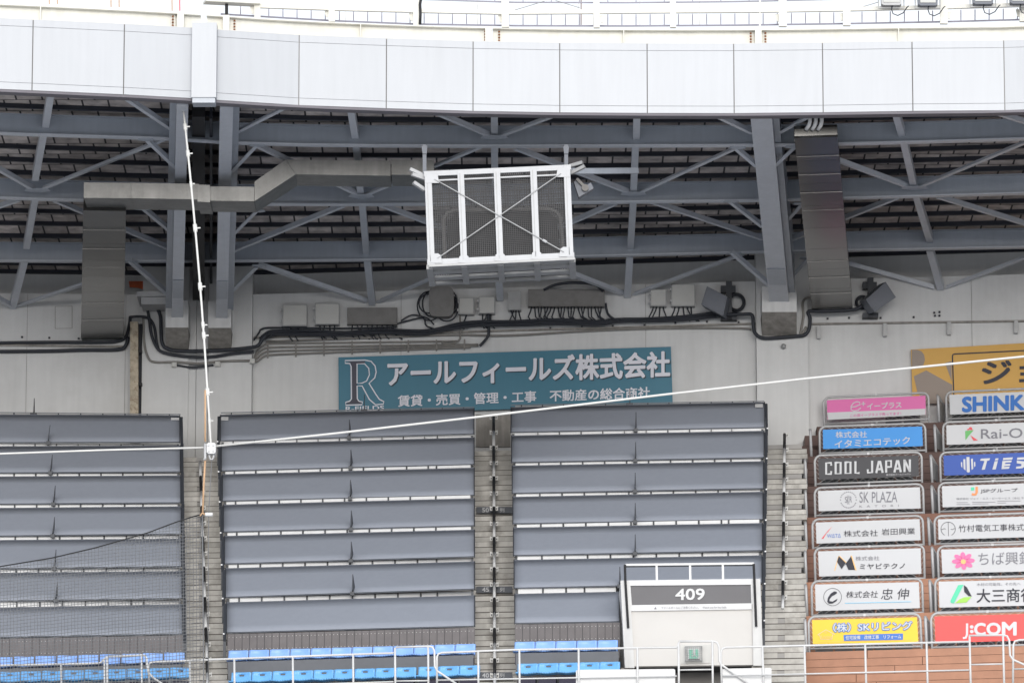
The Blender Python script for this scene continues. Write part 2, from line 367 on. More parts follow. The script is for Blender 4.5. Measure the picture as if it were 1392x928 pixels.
# ledge line along the wall
m = MB()
for xa, xb, ya, yb in ((345, 1027, 459, 440), (1101, 1560, 440.5, 434), (-300, 172, 466, 471)):
    p, q = wall_pt(xa, ya, -0.03), wall_pt(xb, yb, -0.03); m.beam(p, q, 0.05, 0.045)
build('ledge', m, M['concrete_dirty'], wroot)
def pilaster(x0, x1, o, ztop=None, mt='concrete'):
    a, b = wx(x0), wx(x1); zt = ztop or ZH + 0.9
    f = lambda X: Dw(X) + o
    m = MB().hexa([Vector((a, f(a), ZW - 0.1)), Vector((b, f(b), ZW - 0.1)), Vector((b, Dw(b) + 0.8, ZW - 0.1)), Vector((a, Dw(a) + 0.8, ZW - 0.1))],
                  [Vector((a, f(a), zt)), Vector((b, f(b), zt)), Vector((b, Dw(b) + 0.8, zt)), Vector((a, Dw(a) + 0.8, zt))])
    return build('pilaster', m, M[mt], wroot)
for a, b in ((194, 257), (284, 343), (1028, 1098)): pilaster(a, b, -0.28)
pilaster(257, 267, -0.20); pilaster(267.6, 283, -0.20)
def corbel(x0, x1, yt, ym, yb, o):
    a = [wall_pt(x0, yt, o), wall_pt(x1, yt, o), wall_pt(x1, ym, o), wall_pt(x0, ym, o)]
    top = [wall_pt(x0, yt - 22, o), wall_pt(x1, yt - 22, o)]
    m = MB().hexa([top[0], top[1], a[2], a[3]], [Vector((p.x, Dw(p.x) - 0.2, p.z)) for p in (top[0], top[1], a[2], a[3])])
    c = build('corbel', m, M['concrete_white'], wroot)
    bl, br = wall_pt(x0, yb, -0.27), wall_pt(x1, yb, -0.27)
    e = Vector((0, 0, -0.004))
    m = MB().add([a[3] + e, a[2] + e, br, bl, Vector((a[3].x, bl.y + 0.2, a[3].z - 0.004)), Vector((a[2].x, br.y + 0.2, a[2].z - 0.004))], [(0, 1, 2, 3), (0, 3, 4), (1, 5, 2), (0, 4, 5, 1)])
    build('haunch', m, M['concrete_dirty'], c)
corbel(225, 256, 430, 445, 476, -1.1); corbel(283, 314, 431, 445.5, 476, -1.1); corbel(1036, 1083, 411, 424, 457, -1.1)
# shut door leaves at the top of the middle aisle
m = MB()
for x0, x1 in ((647, 669.5), (670.5, 694)):
    p = [wall_pt(x0, 563, -0.06), wall_pt(x1, 563, -0.06), wall_pt(x1, 607, -0.06), wall_pt(x0, 607, -0.06)]
    build('door_leaf', MB().plate(p, (0, 0.05, 0)), M['concrete_dirty'], wroot)
# hatch outline, anchor holes and small brackets
fr = MB(); pl = plane_of(wall_pt(74, 418), wall_pt(99, 418), wall_pt(74, 445))
put_line(fr, [(75, 416.5), (98, 416), (98, 446), (75, 446.5)], 0.8, pl, 0.01, True); build('hatch', fr, M['conduit'], wroot)
for x, y in ((1113, 443), (1203, 440), (1290, 438), (1381, 436)):
    a = wall_pt(x, y, -0.1); b = wall_pt(x, y + 17, -0.1); build('hanger_bracket', MB().beam(a, b, 0.09, 0.10, (0, 1, 0)), M['galv_dull'], wroot)
an = MB()
for x, y in ((30, 458), (67, 459), (107, 460), (748, 446), (791, 443), (833, 443), (876, 442), (918, 439), (961, 437), (1004, 438), (1125, 433), (1154, 432), (1197, 432), (1242, 431), (1270, 425), (1277, 424), (1271, 429), (1277, 429)):
    p = wall_pt(x, y, -0.03); an.box(p, 0.045, 0.06, 0.04)
build('anchor', an, M['steel_dark'], wroot)

# ------------------------------------------------------------------ roof: deck, purlins, ring beams, rafters, struts, braces, fascia
ZF = 28.91
FB = [(-500, 96), (-200, 112.5), (0, 121), (168, 128.5), (260, 133.5), (295, 136), (406, 143), (525, 147.3), (643, 151), (761, 153), (880, 153.8), (998, 154), (1119, 152.8), (1241, 151), (1366, 150), (1392, 149), (1560, 143), (1900, 128)]
FP = [at_z(x, y, ZF) for x, y in FB]
FXY = [(p.x, p.y) for p in FP]
def Df(X): return interp(FXY, X)
def fx(x, y=150): return on_surf(x, y, Df).x
roof = tag(empty('stadium_roof', (0, 125, 28)), 'stadium roof with white panelled edge and blue grey steel beams underneath', 'roof')
m = MB()
for i in range(16):
    xa, xb = -34 + i * 4, -30 + i * 4
    for ya, yb in ((0, 1),):
        A, B = Df(xa) + 0.3, Df(xb) + 0.3; Y2 = 136.5
        m.quad((xa, A, deck_z(A)), (xb, B, deck_z(B)), (xb, Y2, deck_z(Y2)), (xa, Y2, deck_z(Y2)))
        m.quad((xa, A, deck_z(A) + 0.5), (xb, B, deck_z(B) + 0.5), (xb, Y2, deck_z(Y2) + 0.5), (xa, Y2, deck_z(Y2) + 0.5))
build('deck', m, M['deck'], roof)
RB = [[(-500, 158), (-150, 176), (0, 183), (120, 186.5), (230, 190), (350, 197.5), (525, 199.5), (700, 200), (1040, 199), (1140, 197), (1260, 194), (1392, 190), (1700, 180)],
      [(-500, 247), (-150, 263), (0, 270.5), (110, 273.5), (350, 279), (560, 279), (780, 276.5), (1040, 273.5), (1150, 270.5), (1392, 264), (1700, 254)],
      [(-500, 347), (-150, 353), (0, 355.5), (110, 356.5), (350, 355.5), (580, 354), (790, 349.5), (1035, 343.5), (1150, 341.5), (1392, 337), (1700, 329)]]
RP = [[at_roof(x, y, 0.55) for x, y in rb] for rb in RB]
RXY = [[(p.x, p.y) for p in rp] for rp in RP]
def ribbon(mb, fn, h0, h1, t, xs):
    pr = None
    for X in xs:
        Y = fn(X); za = deck_z(Y)
        cur = [Vector((X, Y, za - h0)), Vector((X, Y + t, za - h0)), Vector((X, Y + t, za - h1)), Vector((X, Y, za - h1))]
        if pr:
            for k in range(4): mb.quad(pr[k], cur[k], cur[(k + 1) % 4], pr[(k + 1) % 4])
        pr = cur
xs = [-30 + i * 1.5 for i in range(41)]
for k in range(3):
    fn = (lambda k: lambda X: interp(RXY[k], X))(k)
    m = MB(); ribbon(m, fn, 0.12, 0.52, 0.012, xs)
    fl2 = MB(); ribbon(fl2, lambda X: fn(X) - 0.10, 0.522, 0.552, 0.212, xs)
    ribbon(m, lambda X: fn(X) - 0.10, 0.10, 0.12, 0.212, xs)
    build('flange', fl2, M['steel_lit'], build('ring_beam', m, M['steel'], roof))
def purl(t0, fA, fB):
    fn = lambda X: lerp(fA(X), fB(X), t0)
    m = MB(); ribbon(m, fn, 0.0, 0.085, 0.05, xs)
    m2 = MB(); ribbon(m2, lambda X: fn(X) - 0.01, 0.085, 0.095, 0.10, xs); m.merge(m2); build('purlin', m, M['steel_dark'], roof)
fns = [lambda X: Df(X) + 0.3] + [(lambda k: lambda X: interp(RXY[k], X))(k) for k in range(3)] + [lambda X: Dw(X) + 0.75]
for k, cnt in enumerate((3, 5, 5, 4)):
    for j in range(cnt): purl((j + 0.55) / cnt, fns[k], fns[k + 1])
# thin service rails along the deck just behind each purlin bay
# rafters
def rafter(x0t, x1t, yt, x0b, x1b, yb, dt, ob, side=0):
    a, b = on_surf(x0t, yt, lambda X: Df(X) + .38), on_surf(x1t, yt, lambda X: Df(X) + .38)
    c, d = wall_pt(x1b, yb, ob), wall_pt(x0b, yb, ob)
    up = lambda p: Vector((p.x, p.y, deck_z(p.y) - 0.002))
    m = MB().hexa([a, b, c, d], [up(p) for p in (a, b, c, d)])
    r = build('rafter', m, M['steel_lit'], roof)
    if side:
        wv = Vector((.14 * side, 0, .22)); e0 = (a, d) if side < 0 else (b, c)
        m = MB().hexa([e0[0] + wv, e0[0] + Vector((.004 * side, 0, .22)), e0[1] + Vector((.004 * side, 0, .22)), e0[1] + wv], [up(e0[0] + wv), up(e0[0] + Vector((.004 * side, 0, 0))), up(e0[1] + Vector((.004 * side, 0, 0))), up(e0[1] + wv)]); build('rafter_web', m, M['steel'], r)
    # ribbed splice plate near the foot
    t = 0.8
    pa, pb = lerp(a, d, t), lerp(b, c, t); ta, tb = lerp(a, d, t + .09), lerp(b, c, t + .09); e = Vector((0, -0.02, -0.02))
    m = MB().plate([lerp(pa, pb, .06) + e, lerp(pa, pb, .94) + e, lerp(ta, tb, .94) + e, lerp(ta, tb, .06) + e], (0, 0.012, 0.012)); build('splice_plate', m, M['steel'], r)
    return r
rafter(240, 256, 144, 233, 248.5, 433, 117.9, -1.0, -1); rafter(299, 317, 146, 293.5, 309, 434, 117.9, -1.0, 1); rafter(1020, 1049, 158.5, 1046, 1072.5, 412, 117.5, -1.0, 1)
rafter(-420, -392, 120, -440, -412, 425, 117.4, -1.0); rafter(1660, 1690, 140, 1690, 1718, 395, 117.4, -1.0)
m = MB().beam(at_y(270, 150, 118.6), wall_pt(270, 400, -0.4), 0.28, 0.3); build('gutter_pipe', m, M['black'], roof)
m = MB().beam(at_y(287, 152, 118.6), wall_pt(287, 380, -0.1), 0.06, 0.3); build('gutter_pipe', m, M['steel_dark'], roof)
# struts
def strut(p, q, wd=0.15, h=0.2): build('strut', MB().beam(p, q, wd, h), M['steel_lit'], roof)
for segs in ([(70, 118, 62, 168), (60, 175, 48, 240), (50, 255, 36, 333)], [(476, 140, 483, 183), (484, 195, 491, 266), (492, 270, 498, 341)], [(672, 145, 672, 184), (672, 190, 673, 262)],
             [(866, 145, 865, 184), (864, 192, 861, 262), (861, 268, 857, 334)], [(1215, 142, 1226, 180), (1228, 188, 1243, 253), (1245, 262, 1264, 324)],
             [(-190, 110, -200, 158), (-203, 170, -225, 230), (-224, 250, -250, 330)], [(1500, 130, 1520, 172), (1525, 185, 1550, 240), (1555, 255, 1580, 315)]):
    for x0, y0, x1, y1 in segs: strut(at_roof(x0, y0, 0.26), at_roof(x1, y1, 0.30))
for x0, y0, x1, y1 in ((34, 350, 17, 416), (499, 350, 506, 411), (856, 346, 853, 401), (1264, 338, 1279, 391), (676, 345, 680, 405)):
    strut(at_roof(x0, y0, 0.42), wall_pt(x1, y1, -0.05), 0.16, 0.16)
# braces (angle steel) in the roof plane
def brace(p, q, wd=0.10):
    m = MB().beam(p, q, wd, 0.02); d = (q - p).normalized(); r = d.cross(Vector((0, 0, 1))).normalized() * (wd / 2 - 0.006)
    m.beam(p + r + Vector((0, 0, 0.05)), q + r + Vector((0, 0, 0.05)), 0.012, 0.09); build('brace', m, M['steel_lit'], roof)
BR = [(165, 131, 238, 180), (390, 146, 317, 183), (590, 154, 668, 187), (757, 157, 677, 187), (974, 159, 1022, 182), (1096, 161, 1052, 185), (1350, 154, 1410, 173),
      (222, 191, 56, 258), (-10, 227, 46, 259), (348, 199, 491, 268), (655, 200, 492, 268), (700, 203, 860, 265), (1005, 200, 866, 264), (1115, 211, 1239, 257), (1395, 194, 1247, 256),
      (-40, 296, 26, 273), (74, 274, 234, 341), (312, 344, 467, 281), (514, 279, 690, 345), (690, 341, 837, 278), (886, 276, 1036, 326), (1066, 331, 1220, 270), (1275, 269, 1410, 311)]
for x0, y0, x1, y1 in BR: brace(at_roof(x0, y0, 0.50), at_roof(x1, y1, 0.42))
for x0, y0, x1, y1 in ((200, 192, 240, 230), (348, 199, 315, 234), (1000, 203, 1028, 227), (1080, 201, 1053, 226), (195, 285, 237, 320), (348, 288, 312, 324), (992, 275, 1036, 309), (1090, 278, 1062, 309)):
    brace(at_roof(x0, y0, 0.56), at_roof(x1, y1, 0.75), 0.09)
for x0, y0, x1, y1 in ((-30, 393, 16, 418), (111, 388, 22, 417), (350, 361, 498, 411), (590, 377, 514, 411), (770, 371, 846, 401), (1010, 346, 861, 401), (1154, 361, 1270, 393), (1400, 349, 1286, 392)):
    p = at_roof(x0, y0, 0.5) if y0 < 362 else wall_pt(x0, y0, -1.8)
    brace(p, wall_pt(x1, y1, -0.06), 0.13)
for x0, y0, x1, y1 in ((176, 356, 236, 408), (348, 364, 309, 402), (994, 344, 1048, 391), (1099, 352, 1070, 384)):
    brace(at_roof(x0, y0, 0.58), wall_pt(x1, y1, -1.1), 0.11)
def gusset(x, y, h=0.5, s=1.0, f=at_roof):
    c = f(x, y, h); build('gusset_plate', MB().plate([c + Vector(v) * s for v in ((-0.24, -0.16, 0.02), (0.24, -0.16, 0.02), (0.30, 0.0, 0), (0.1, 0.12, 0), (-0.1, 0.12, 0), (-0.30, 0, 0))], (0, 0, 0.015)), M['steel'], roof)
for x, y in ((672, 188), (491, 268), (861, 265), (1243, 257), (51, 260)): gusset(x, y, 0.45)
for x, y in ((198, 191), (350, 199), (1003, 202), (1078, 201), (193, 285), (350, 288), (994, 275), (1088, 278), (352, 362), (178, 356), (998, 345), (1097, 352)): gusset(x, y, 0.57, 0.6)
# fascia
fas = empty('fascia', (0, 117.8, ZF)); fas.parent = roof; fas.location = Vector((0, 117.8, ZF)) - Vector(roof.location)
FH = 1.53
fj = [-330, -205, -80, 43, 167.5, 262]
fj2 = [294, 406, 525, 643, 761, 880, 998, 1119, 1241, 1366, 1490, 1615, 1740]
def fpanel(xa, xb):
    A, B = fx(xa) + 0.011, fx(xb) - 0.011
    m = MB()
    for z0, z1 in ((0.0, 0.148), (0.156, FH - 0.165), (FH - 0.157, FH)):
        q = lambda z: [Vector((A, Df(A), ZF + z)), Vector((B, Df(B), ZF + z)), Vector((B, Df(B) + 0.03, ZF + z)), Vector((A, Df(A) + 0.03, ZF + z))]
        m.hexa(q(z0), q(z1))
    build('fascia_panel', m, M['fascia'], fas)
for L_ in (fj, fj2):
    for a, b in zip(L_[:-1], L_[1:]): fpanel(a, b)
m = MB(); u = MB(); fxs = [-30 + i for i in range(61)]
for a, b in zip(fxs[:-1], fxs[1:]):
    A, B = Df(a) + 0.034, Df(b) + 0.034
    m.hexa([Vector((a, A, ZF + 0.002)), Vector((b, B, ZF + 0.002)), Vector((b, B + 0.3, ZF + 0.002)), Vector((a, A + 0.3, ZF + 0.002))], [Vector((a, A, ZF + FH - 0.002)), Vector((b, B, ZF + FH - 0.002)), Vector((b, B + 0.3, ZF + FH - 0.002)), Vector((a, A + 0.3, ZF + FH - 0.002))])
    A -= .03; B -= .03
    u.hexa([Vector((a, A + 0.012, ZF - 0.055)), Vector((b, B + 0.012, ZF - 0.055)), Vector((b, B + 0.30, ZF - 0.055)), Vector((a, A + 0.30, ZF - 0.055))], [Vector((a, A + 0.012, ZF - 0.003)), Vector((b, B + 0.012, ZF - 0.003)), Vector((b, B + 0.34, ZF - 0.003)), Vector((a, A + 0.34, ZF - 0.003))])
build('fascia_backing', m, M['fascia_back'], fas); build('drip_edge', u, M['fascia_under'], fas)
A, B = fx(260.5), fx(294.5); y0 = min(Df(A), Df(B)) - 0.16
m = MB().hexa([Vector((A, y0, ZF - 0.02)), Vector((B, y0, ZF - 0.02)), Vector((B, y0 + 0.45, ZF - 0.02)), Vector((A, y0 + 0.45, ZF - 0.02))], [Vector((A, y0, ZF + FH + 0.07)), Vector((B, y0, ZF + FH + 0.07)), Vector((B, y0 + 0.45, ZF + FH + 0.07)), Vector((A, y0 + 0.45, ZF + FH + 0.07))])
build('joint_cover', m, M['fascia'], fas)
m = MB().hexa([Vector((A + .02, y0 + .03, ZF - 0.13)), Vector((B - .02, y0 + .03, ZF - 0.13)), Vector((B - .02, y0 + 0.42, ZF - 0.13)), Vector((A + .02, y0 + 0.42, ZF - 0.13))], [Vector((A + .02, y0 + .03, ZF - 0.022)), Vector((B - .02, y0 + .03, ZF - 0.022)), Vector((B - .02, y0 + 0.42, ZF - 0.022)), Vector((A + .02, y0 + 0.42, ZF - 0.022))])
build('joint_cover_foot', m, M['steel'], fas)

# cream H-beam along the roof edge, in lengths, with rusty bolted splices
ZB0, ZB1 = ZF + FH + 0.01, ZF + FH + 0.325
def hbeam(xa, xb):
    A, B = fx(xa, 50), fx(xb, 50); o = tag(empty('roof_edge_beam', (A, Df(A), ZB0)), None, None); n = max(1, int((B - A) / 1.2)); m = MB()
    for i in range(n):
        a, b = lerp(A, B, i / n), lerp(A, B, (i + 1) / n)
        for d0, d1, z0, z1 in ((0.22, 0.235, ZB0 + .02, ZB1 - .02), (0.08, 0.36, ZB1 - .018, ZB1), (0.08, 0.36, ZB0, ZB0 + .018)):
            m.hexa([Vector((a, Df(a) + d0, z0)), Vector((b, Df(b) + d0, z0)), Vector((b, Df(b) + d1, z0)), Vector((a, Df(a) + d1, z0))], [Vector((a, Df(a) + d0, z1)), Vector((b, Df(b) + d0, z1)), Vector((b, Df(b) + d1, z1)), Vector((a, Df(a) + d1, z1))])
    build('beam_web', m, M['cream'], o); return o
def stiff(o, x, wd, mt='cream', d=0.07, zt=0.0, nm='stiffener'):
    X = fx(x, 48); build(nm, MB().hexa([Vector((X - wd / 2, Df(X) + d, ZB0)), Vector((X + wd / 2, Df(X) + d, ZB0)), Vector((X + wd / 2, Df(X) + 0.2, ZB0)), Vector((X - wd / 2, Df(X) + 0.2, ZB0))],
          [Vector((X - wd / 2, Df(X) + d, ZB1 + zt)), Vector((X + wd / 2, Df(X) + d, ZB1 + zt)), Vector((X + wd / 2, Df(X) + 0.2, ZB1 + zt)), Vector((X - wd / 2, Df(X) + 0.2, ZB1 + zt))]), M[mt], o)
b1 = hbeam(-330, 272); b2 = hbeam(280, 669); b3 = hbeam(670, 1030); b4 = hbeam(1031, 1700)
tag(b1, 'cream steel beam along roof edge left of the white joint cover', 'beam', 'cream beams on the roof edge')
tag(b2, 'cream steel beam on roof edge just right of the white joint cover, rusty bolts at both ends', 'beam', 'cream beams on the roof edge')
tag(b3, 'cream steel beam on roof edge above the hanging cage, between two rusty bolted joints', 'beam', 'cream beams on the roof edge')
tag(b4, 'cream steel beam on roof edge below the four floodlights', 'beam', 'cream beams on the roof edge')
for o, x in ((b1, 54), (b2, 490), (b3, 848), (b4, 1222)): stiff(o, x, 0.02)
for o, x, mt in ((b1, 245, 'cream'), (b2, 307, 'cream'), (b2, 664, 'cream'), (b4, 1031, 'cream')): stiff(o, x, 0.14, mt, 0.05, 0.02, 'splice_plate')
for o, x in ((b2, 318), (b2, 659.5), (b3, 678.5), (b3, 1021), (b4, 1041), (b1, 234)):
    X = fx(x, 48); 
    for k in range(4): build('bolt', MB().box((X, Df(X) + 0.19, ZB0 + 0.06 + 0.065 * k), 0.04, 0.05, 0.036), M['rust'], o)
    stiff(o, x, 0.085, 'cream', 0.205, -0.02, 'end_plate')

# rooftop catwalk railing
rr = tag(empty('rooftop_railing', (0, 118.3, ZB1)), 'cream rooftop railing with thin lilac grey fence bars against white sky', 'railing')
def rp(x, y, o=0.5): return on_surf(x, y, lambda X: Df(X) + o)
RT = [(350, 8.5), (451, 12), (566, 15), (687, 17.5), (811, 16.5), (915, 15.5), (1033, 14.8), (1151, 13), (1283, 10), (1390, 7), (1560, 2)]
for (x0, y0), (x1, y1) in zip(RT[:-1], RT[1:]): build('top_rail', MB().beam(rp(x0, y0), rp(x1, y1), 0.08, 0.085), M['cream'], rr)
build('top_rail', MB().beam(rp(278, 2.5), rp(352, 6), 0.3, 0.05), M['cream'], rr)
def yB(x): return interp([(300, 20), (350, 24.5), (451, 28.5), (566, 33.5), (700, 36), (850, 36.5), (1000, 35.5), (1151, 33.5), (1283, 31), (1392, 28), (1560, 22)], x)
for x, wd in ((350, .13), (451, .13), (566, .13), (687, .16), (811, .13), (915, .13), (1064, .17), (1151, .16), (1283, .16), (1391, .16), (1520, .16)):
    a = rp(x, yB(x) + 2); b = rp(x - 0.5, -14); build('post', MB().beam(a, b, wd, 0.1, (0, 1, 0)), M['cream'], rr)
    if x not in (915,):
        s = 1 if x in (811, 1283) else -1
        c = rp(x + s * 7, yB(x) - 12, 0.55); build('bracket', MB().plate([c + Vector(v) for v in ((-.05, 0, .05), (.05, 0, .05), (.03, 0, -.12), (-.02, 0, -.1))], (0, .03, 0)), M['cream'], rr)
build('post', MB().beam(rp(1033, 40), rp(1033, -14), 0.035, 0.05, (0, 1, 0)), M['cream'], rr)
build('post', MB().tube([rp(308, 22), rp(308, 4)], 0.035, 8), M['black'], rr)
fp = [(300, 20), (451, 29), (566, 33.7), (700, 35.8), (850, 36.2), (1000, 35.2), (1151, 33), (1283, 30.5), (1392, 27.5), (1560, 22)]
for (x0, y0), (x1, y1) in zip(fp[:-1], fp[1:]): build('fence_rail', MB().beam(rp(x0, y0 - .6, .9), rp(x1, y1 - .6, .9), 0.03, 0.03), M['fence'], rr)
fu = [(560, -1), (700, 3.5), (850, 4), (1000, 2.5), (1151, -1)]
for (x0, y0), (x1, y1) in zip(fu[:-1], fu[1:]): build('fence_rail', MB().beam(rp(x0, y0, .9), rp(x1, y1, .9), 0.03, 0.025), M['fence'], rr)
x = 327.0; k = 0
while x < 1470:
    yb = yB(x); build('fence_bar', MB().beam(rp(x, yb - 1, .9), rp(x, yb - 16.5, .9), 0.022, 0.022, (0, 1, 0)), M['fence'], rr)
    if 560 < x < 1150: build('fence_bar', MB().beam(rp(x, interp(fu, x), .9), rp(x, -12, .9), 0.022, 0.022, (0, 1, 0)), M['fence'], rr) if k % 2 == 0 else None
    x += 19.2; k += 1
for x in (470, 649, 787, 870, 951, 1116): build('stay', MB().tube([rp(x, 34, 1.2), rp(x, -14, 1.2)], 0.008, 5), M['cream'], rr)
build('stay', MB().tube([rp(790, 34, 1.2), rp(790, -14, 1.2)], 0.011, 5), M['rust'], rr)
for a, b in (((700, 14), (740, 2)), ((755, 1), (788, 11)), ((1168, 11), (1195, 3))): build('stay', MB().tube([rp(*a, .7), rp(*b, .7)], 0.009, 5), M['galv_dull'], rr)
build('drain_hose', MB().tube([rp(574, -12, .4), rp(571, 6, .4), rp(571.5, 20, .4), rp(571, 33, .4)], 0.03, 8), M['black'], rr, True)
# thin pinkish lightning rods on the left
for i, (x, y, mt) in enumerate(((67, 6, 'rope_tan'), (78, 6, 'rope_tan'), (151, 10, 'rope_tan'), (162, 10, 'rope_tan'), (234, 15, 'rope_tan'), (244.5, 15, 'redp'))):
    o = build('marker_rod', MB().tube([rp(x, y, .3), rp(x - 0.5, -18, .3)], 0.012, 6), M[mt])
    tag(o, 'thin red rod standing beside a pinkish rod on the cream beam' if i == 5 else ORD[i] + ' thin pinkish rod from the left on top of cream beam', 'rod', 'thin rods on the roof edge')
# floodlights
for i, (x, y, w_, cx) in enumerate(((1211.5, 5.5, 28, 'left, warm grey face, beside the wide post'), (1261, 6, 27, ''), (1336, 4, 28, ''), (1386, 3.5, 27, ''))):
    lab = ['warm grey floodlight head on roof rail, farthest from the picture edge', 'blue grey floodlight head just left of the wide cream post', 'floodlight head on roof rail between the wide cream post and the last floodlight', 'dark floodlight head at the right end of the roof rail'][i]
    c = rp(x, y, 0.2); r_ = empty('floodlight', c); tag(r_, lab, 'floodlight', 'floodlights on the roof rail')
    hw = w_ / 66 / 2
    m = MB(); fr_ = [(-hw, -0.03), (-hw + .05, -.06), (hw - .05, -.06), (hw, -0.03), (hw + .02, .36), (-hw - .02, .36)]
    m.plate([c + Vector((a, -0.12, b)) for a, b in fr_], (0, 0.24, 0)); build('lamp_head', m, M['galv_dull'] if i == 0 else M['speaker'], r_)
    m = MB().plate([c + Vector((a, -0.135, b)) for a, b in ((-hw + .04, 0), (hw - .04, 0), (hw - .04, .32), (-hw + .04, .32))], (0, 0.012, 0)); build('lens', m, M['box'], r_)
    m = MB().tube([c + Vector(v) for v in ((-hw - .06, 0, .2), (-hw - .06, 0, -.09), (hw + .06, 0, -.09), (hw + .06, 0, .2))], 0.018, 6); build('yoke', m, M['galv_dull'], r_)
    m = MB().tube([c + Vector(v) for v in ((0.02, -.05, -.05), (0.0, -.08, -.14), (0.03, -.08, -.24), (.13, -.08, -.28), (.25, -.08, -.22), (.33, -.08, -.1), (.37, 0, -.05))], 0.012, 6); build('cable', m, M['cable'], r_, True)

# ------------------------------------------------------------------ ducts under the roof
du = tag(empty('ventilation_duct', at_y(200, 280, 121.5)), 'weathered metal duct running along left roof beams and stepping up towards the cage', 'duct')
dd = 121.3
def ductseg(p, parent, mt='duct', depth=1.1, nm='duct_section'):
    a = [at_y(x, y, dd) for x, y in p]; m = MB().plate(a, (0, depth, 0)); return build(nm, m, M[mt], parent)
def seams(p0, p1, p2, p3, ts, par):
    for t in ts:
        a = lerp(p0, p1, t); b = lerp(p3, p2, t); m = MB().beam(a + TV * .004, b + TV * .004, 0.03, 0.02, (0, 1, 0)); build('flange', m, M['galv_dull'], par)
for q in ([(114, 248), (178, 248.6), (178, 269.4), (114, 269)], [(178.3, 248.6), (270, 250), (270, 271), (178.3, 269.4)], [(284, 253.5), (345.5, 254), (345.5, 273.5), (284, 272.8)],
          [(346, 247), (388, 217.2), (402, 237), (346, 273.5)], [(388.5, 217.2), (531, 218.5), (531, 239), (402.3, 237)], [(532, 217), (590, 218), (590, 238), (532, 237.5)]):
    s_ = ductseg(q, du)
m = MB().plate([at_y(x, y, dd - .06) for x, y in ((268.5, 251), (285.5, 251.6), (285.5, 275), (268.5, 274))], (0, 1.2, 0)); build('collar', m, M['duct'], du)
# wide duct down the slope to the wall
def slope_duct(name, parent, pts, th, mt, nseam):
    top0, top1, bot1, bot0 = pts; m = MB(); up = Vector((0, 0.12, th))
    N = 8
    for i in range(N):
        t0, t1 = i / N + (0.0008 if i else 0), (i + 1) / N
        sag = lambda t: Vector((0, 0, 0.012 * math.sin(t * 9.0)))
        a = [lerp(top0, bot0, t0) + sag(t0), lerp(top1, bot1, t0) + sag(t0), lerp(top1, bot1, t1) + sag(t1), lerp(top0, bot0, t1) + sag(t1)]
        m.hexa(a, [v + up for v in a])
    o = build(name, m, M[mt], parent)
    for i in range(1, nseam):
        t = i / nseam; a, b = lerp(top0, bot0, t), lerp(top1, bot1, t); n = Vector((0, -0.018, -0.02))
        build('seam', MB().beam(a + n * .25, b + n * .25, 0.008, 0.006), M['duct_shiny'], o)
    return o
t0, t1 = at_y(113, 286, dd + 0.9), at_y(171, 287, dd + 0.9); b1_, b0_ = wall_pt(168, 457, -0.55), wall_pt(110, 458.5, -0.55)
slope_duct('drop_duct', du, (t0, t1, b1_, b0_), 0.3, 'duct_shiny', 7)
m = MB().plate([wall_pt(110, 441, -0.3), wall_pt(168, 440, -0.3), wall_pt(168, 458, -0.3), wall_pt(110, 459, -0.3)], (0, 0.3, 0)); build('wall_box', m, M['duct'], du)
d2 = tag(empty('stainless_duct', at_y(1109, 190, 118.6)), 'wide shiny stainless duct dropping beside the big grey rafter on the right', 'duct')
t0, t1 = at_y(1080, 188, 118.7), at_y(1138.5, 186, 118.7); b1_, b0_ = wall_pt(1159, 419, -0.45), wall_pt(1103.5, 421, -0.45)
slope_duct('duct_sheet', d2, (t0, t1, b1_, b0_), 0.3, 'duct_shiny', 10)
m = MB().plate([at_y(1080, 176, 118.72), at_y(1138, 172, 118.72), at_y(1138.5, 186, 118.72), at_y(1080, 188, 118.72)], (0, .3, 0)); build('duct_cap', m, M['duct_shiny'], d2)
for x in (1100, 1108, 1116):
    build('conduit_pipe', MB().tube([at_y(x + 1, 150, 118.5), at_y(x + 1, 166, 118.5), at_y(x - 0.5, 171, 118.55), at_y(x - 4, 176, 118.65)], 0.042, 8), M['white'], d2, True)

# ------------------------------------------------------------------ hanging cage
dc = 118.3
cg = tag(empty('equipment_cage', at_y(680, 370, dc)), 'large white framed mesh cage hanging under the roof above the teal sign', 'cage')
def cgp(u, v, o=0.0):               # u,v in 0..1 over the cage front
    tl, tr, br, bl = (576, 232), (776, 223), (781, 353), (581, 363)
    x = lerp(lerp(tl[0], tr[0], u), lerp(bl[0], br[0], u), v); y = lerp(lerp(tl[1], tr[1], u), lerp(bl[1], br[1], u), v)
    return at_y(x, y, dc) + Vector((0, o, 0))
def cbar(a, b, wd, h, o=0, mt='cage', nm='frame_bar', par=None): build(nm, MB().beam(cgp(*a, o), cgp(*b, o), wd, h, (0, 1, 0)), M[mt], par or cg)
for u, wd in ((0.028, .16), (0.25, .15), (0.496, .15), (0.744, .15), (0.972, .15)): cbar((u, 0.02), (u, 0.985), wd * .92, 0.08); cbar((u - .006, .05), (u - .006, .95), .012, .01, -.045, 'galv_dull', 'groove')
cbar((0, 0.035), (1, 0.035), 0.11, 0.085, 0.02); cbar((0, 0.955), (1, 0.955), 0.13, 0.085, 0.02); cbar((0.02, 0.105), (0.98, 0.105), 0.03, 0.05, 0.03)
for u, v, s in ((.055, .09, 1), (.945, .09, 1), (.055, .92, 1), (.945, .92, 1), (.25, .94, .8), (.496, .94, .8), (.744, .94, .8)):
    c = cgp(u, v, -0.05); build('corner_plate', MB().plate([c + Vector(p) * s for p in ((-.15, 0, -.1), (.15, 0, -.1), (.12, 0, .07), (.06, 0, .11), (-.06, 0, .11), (-.12, 0, .07))], (0, .015, 0)), M['cage'], cg)
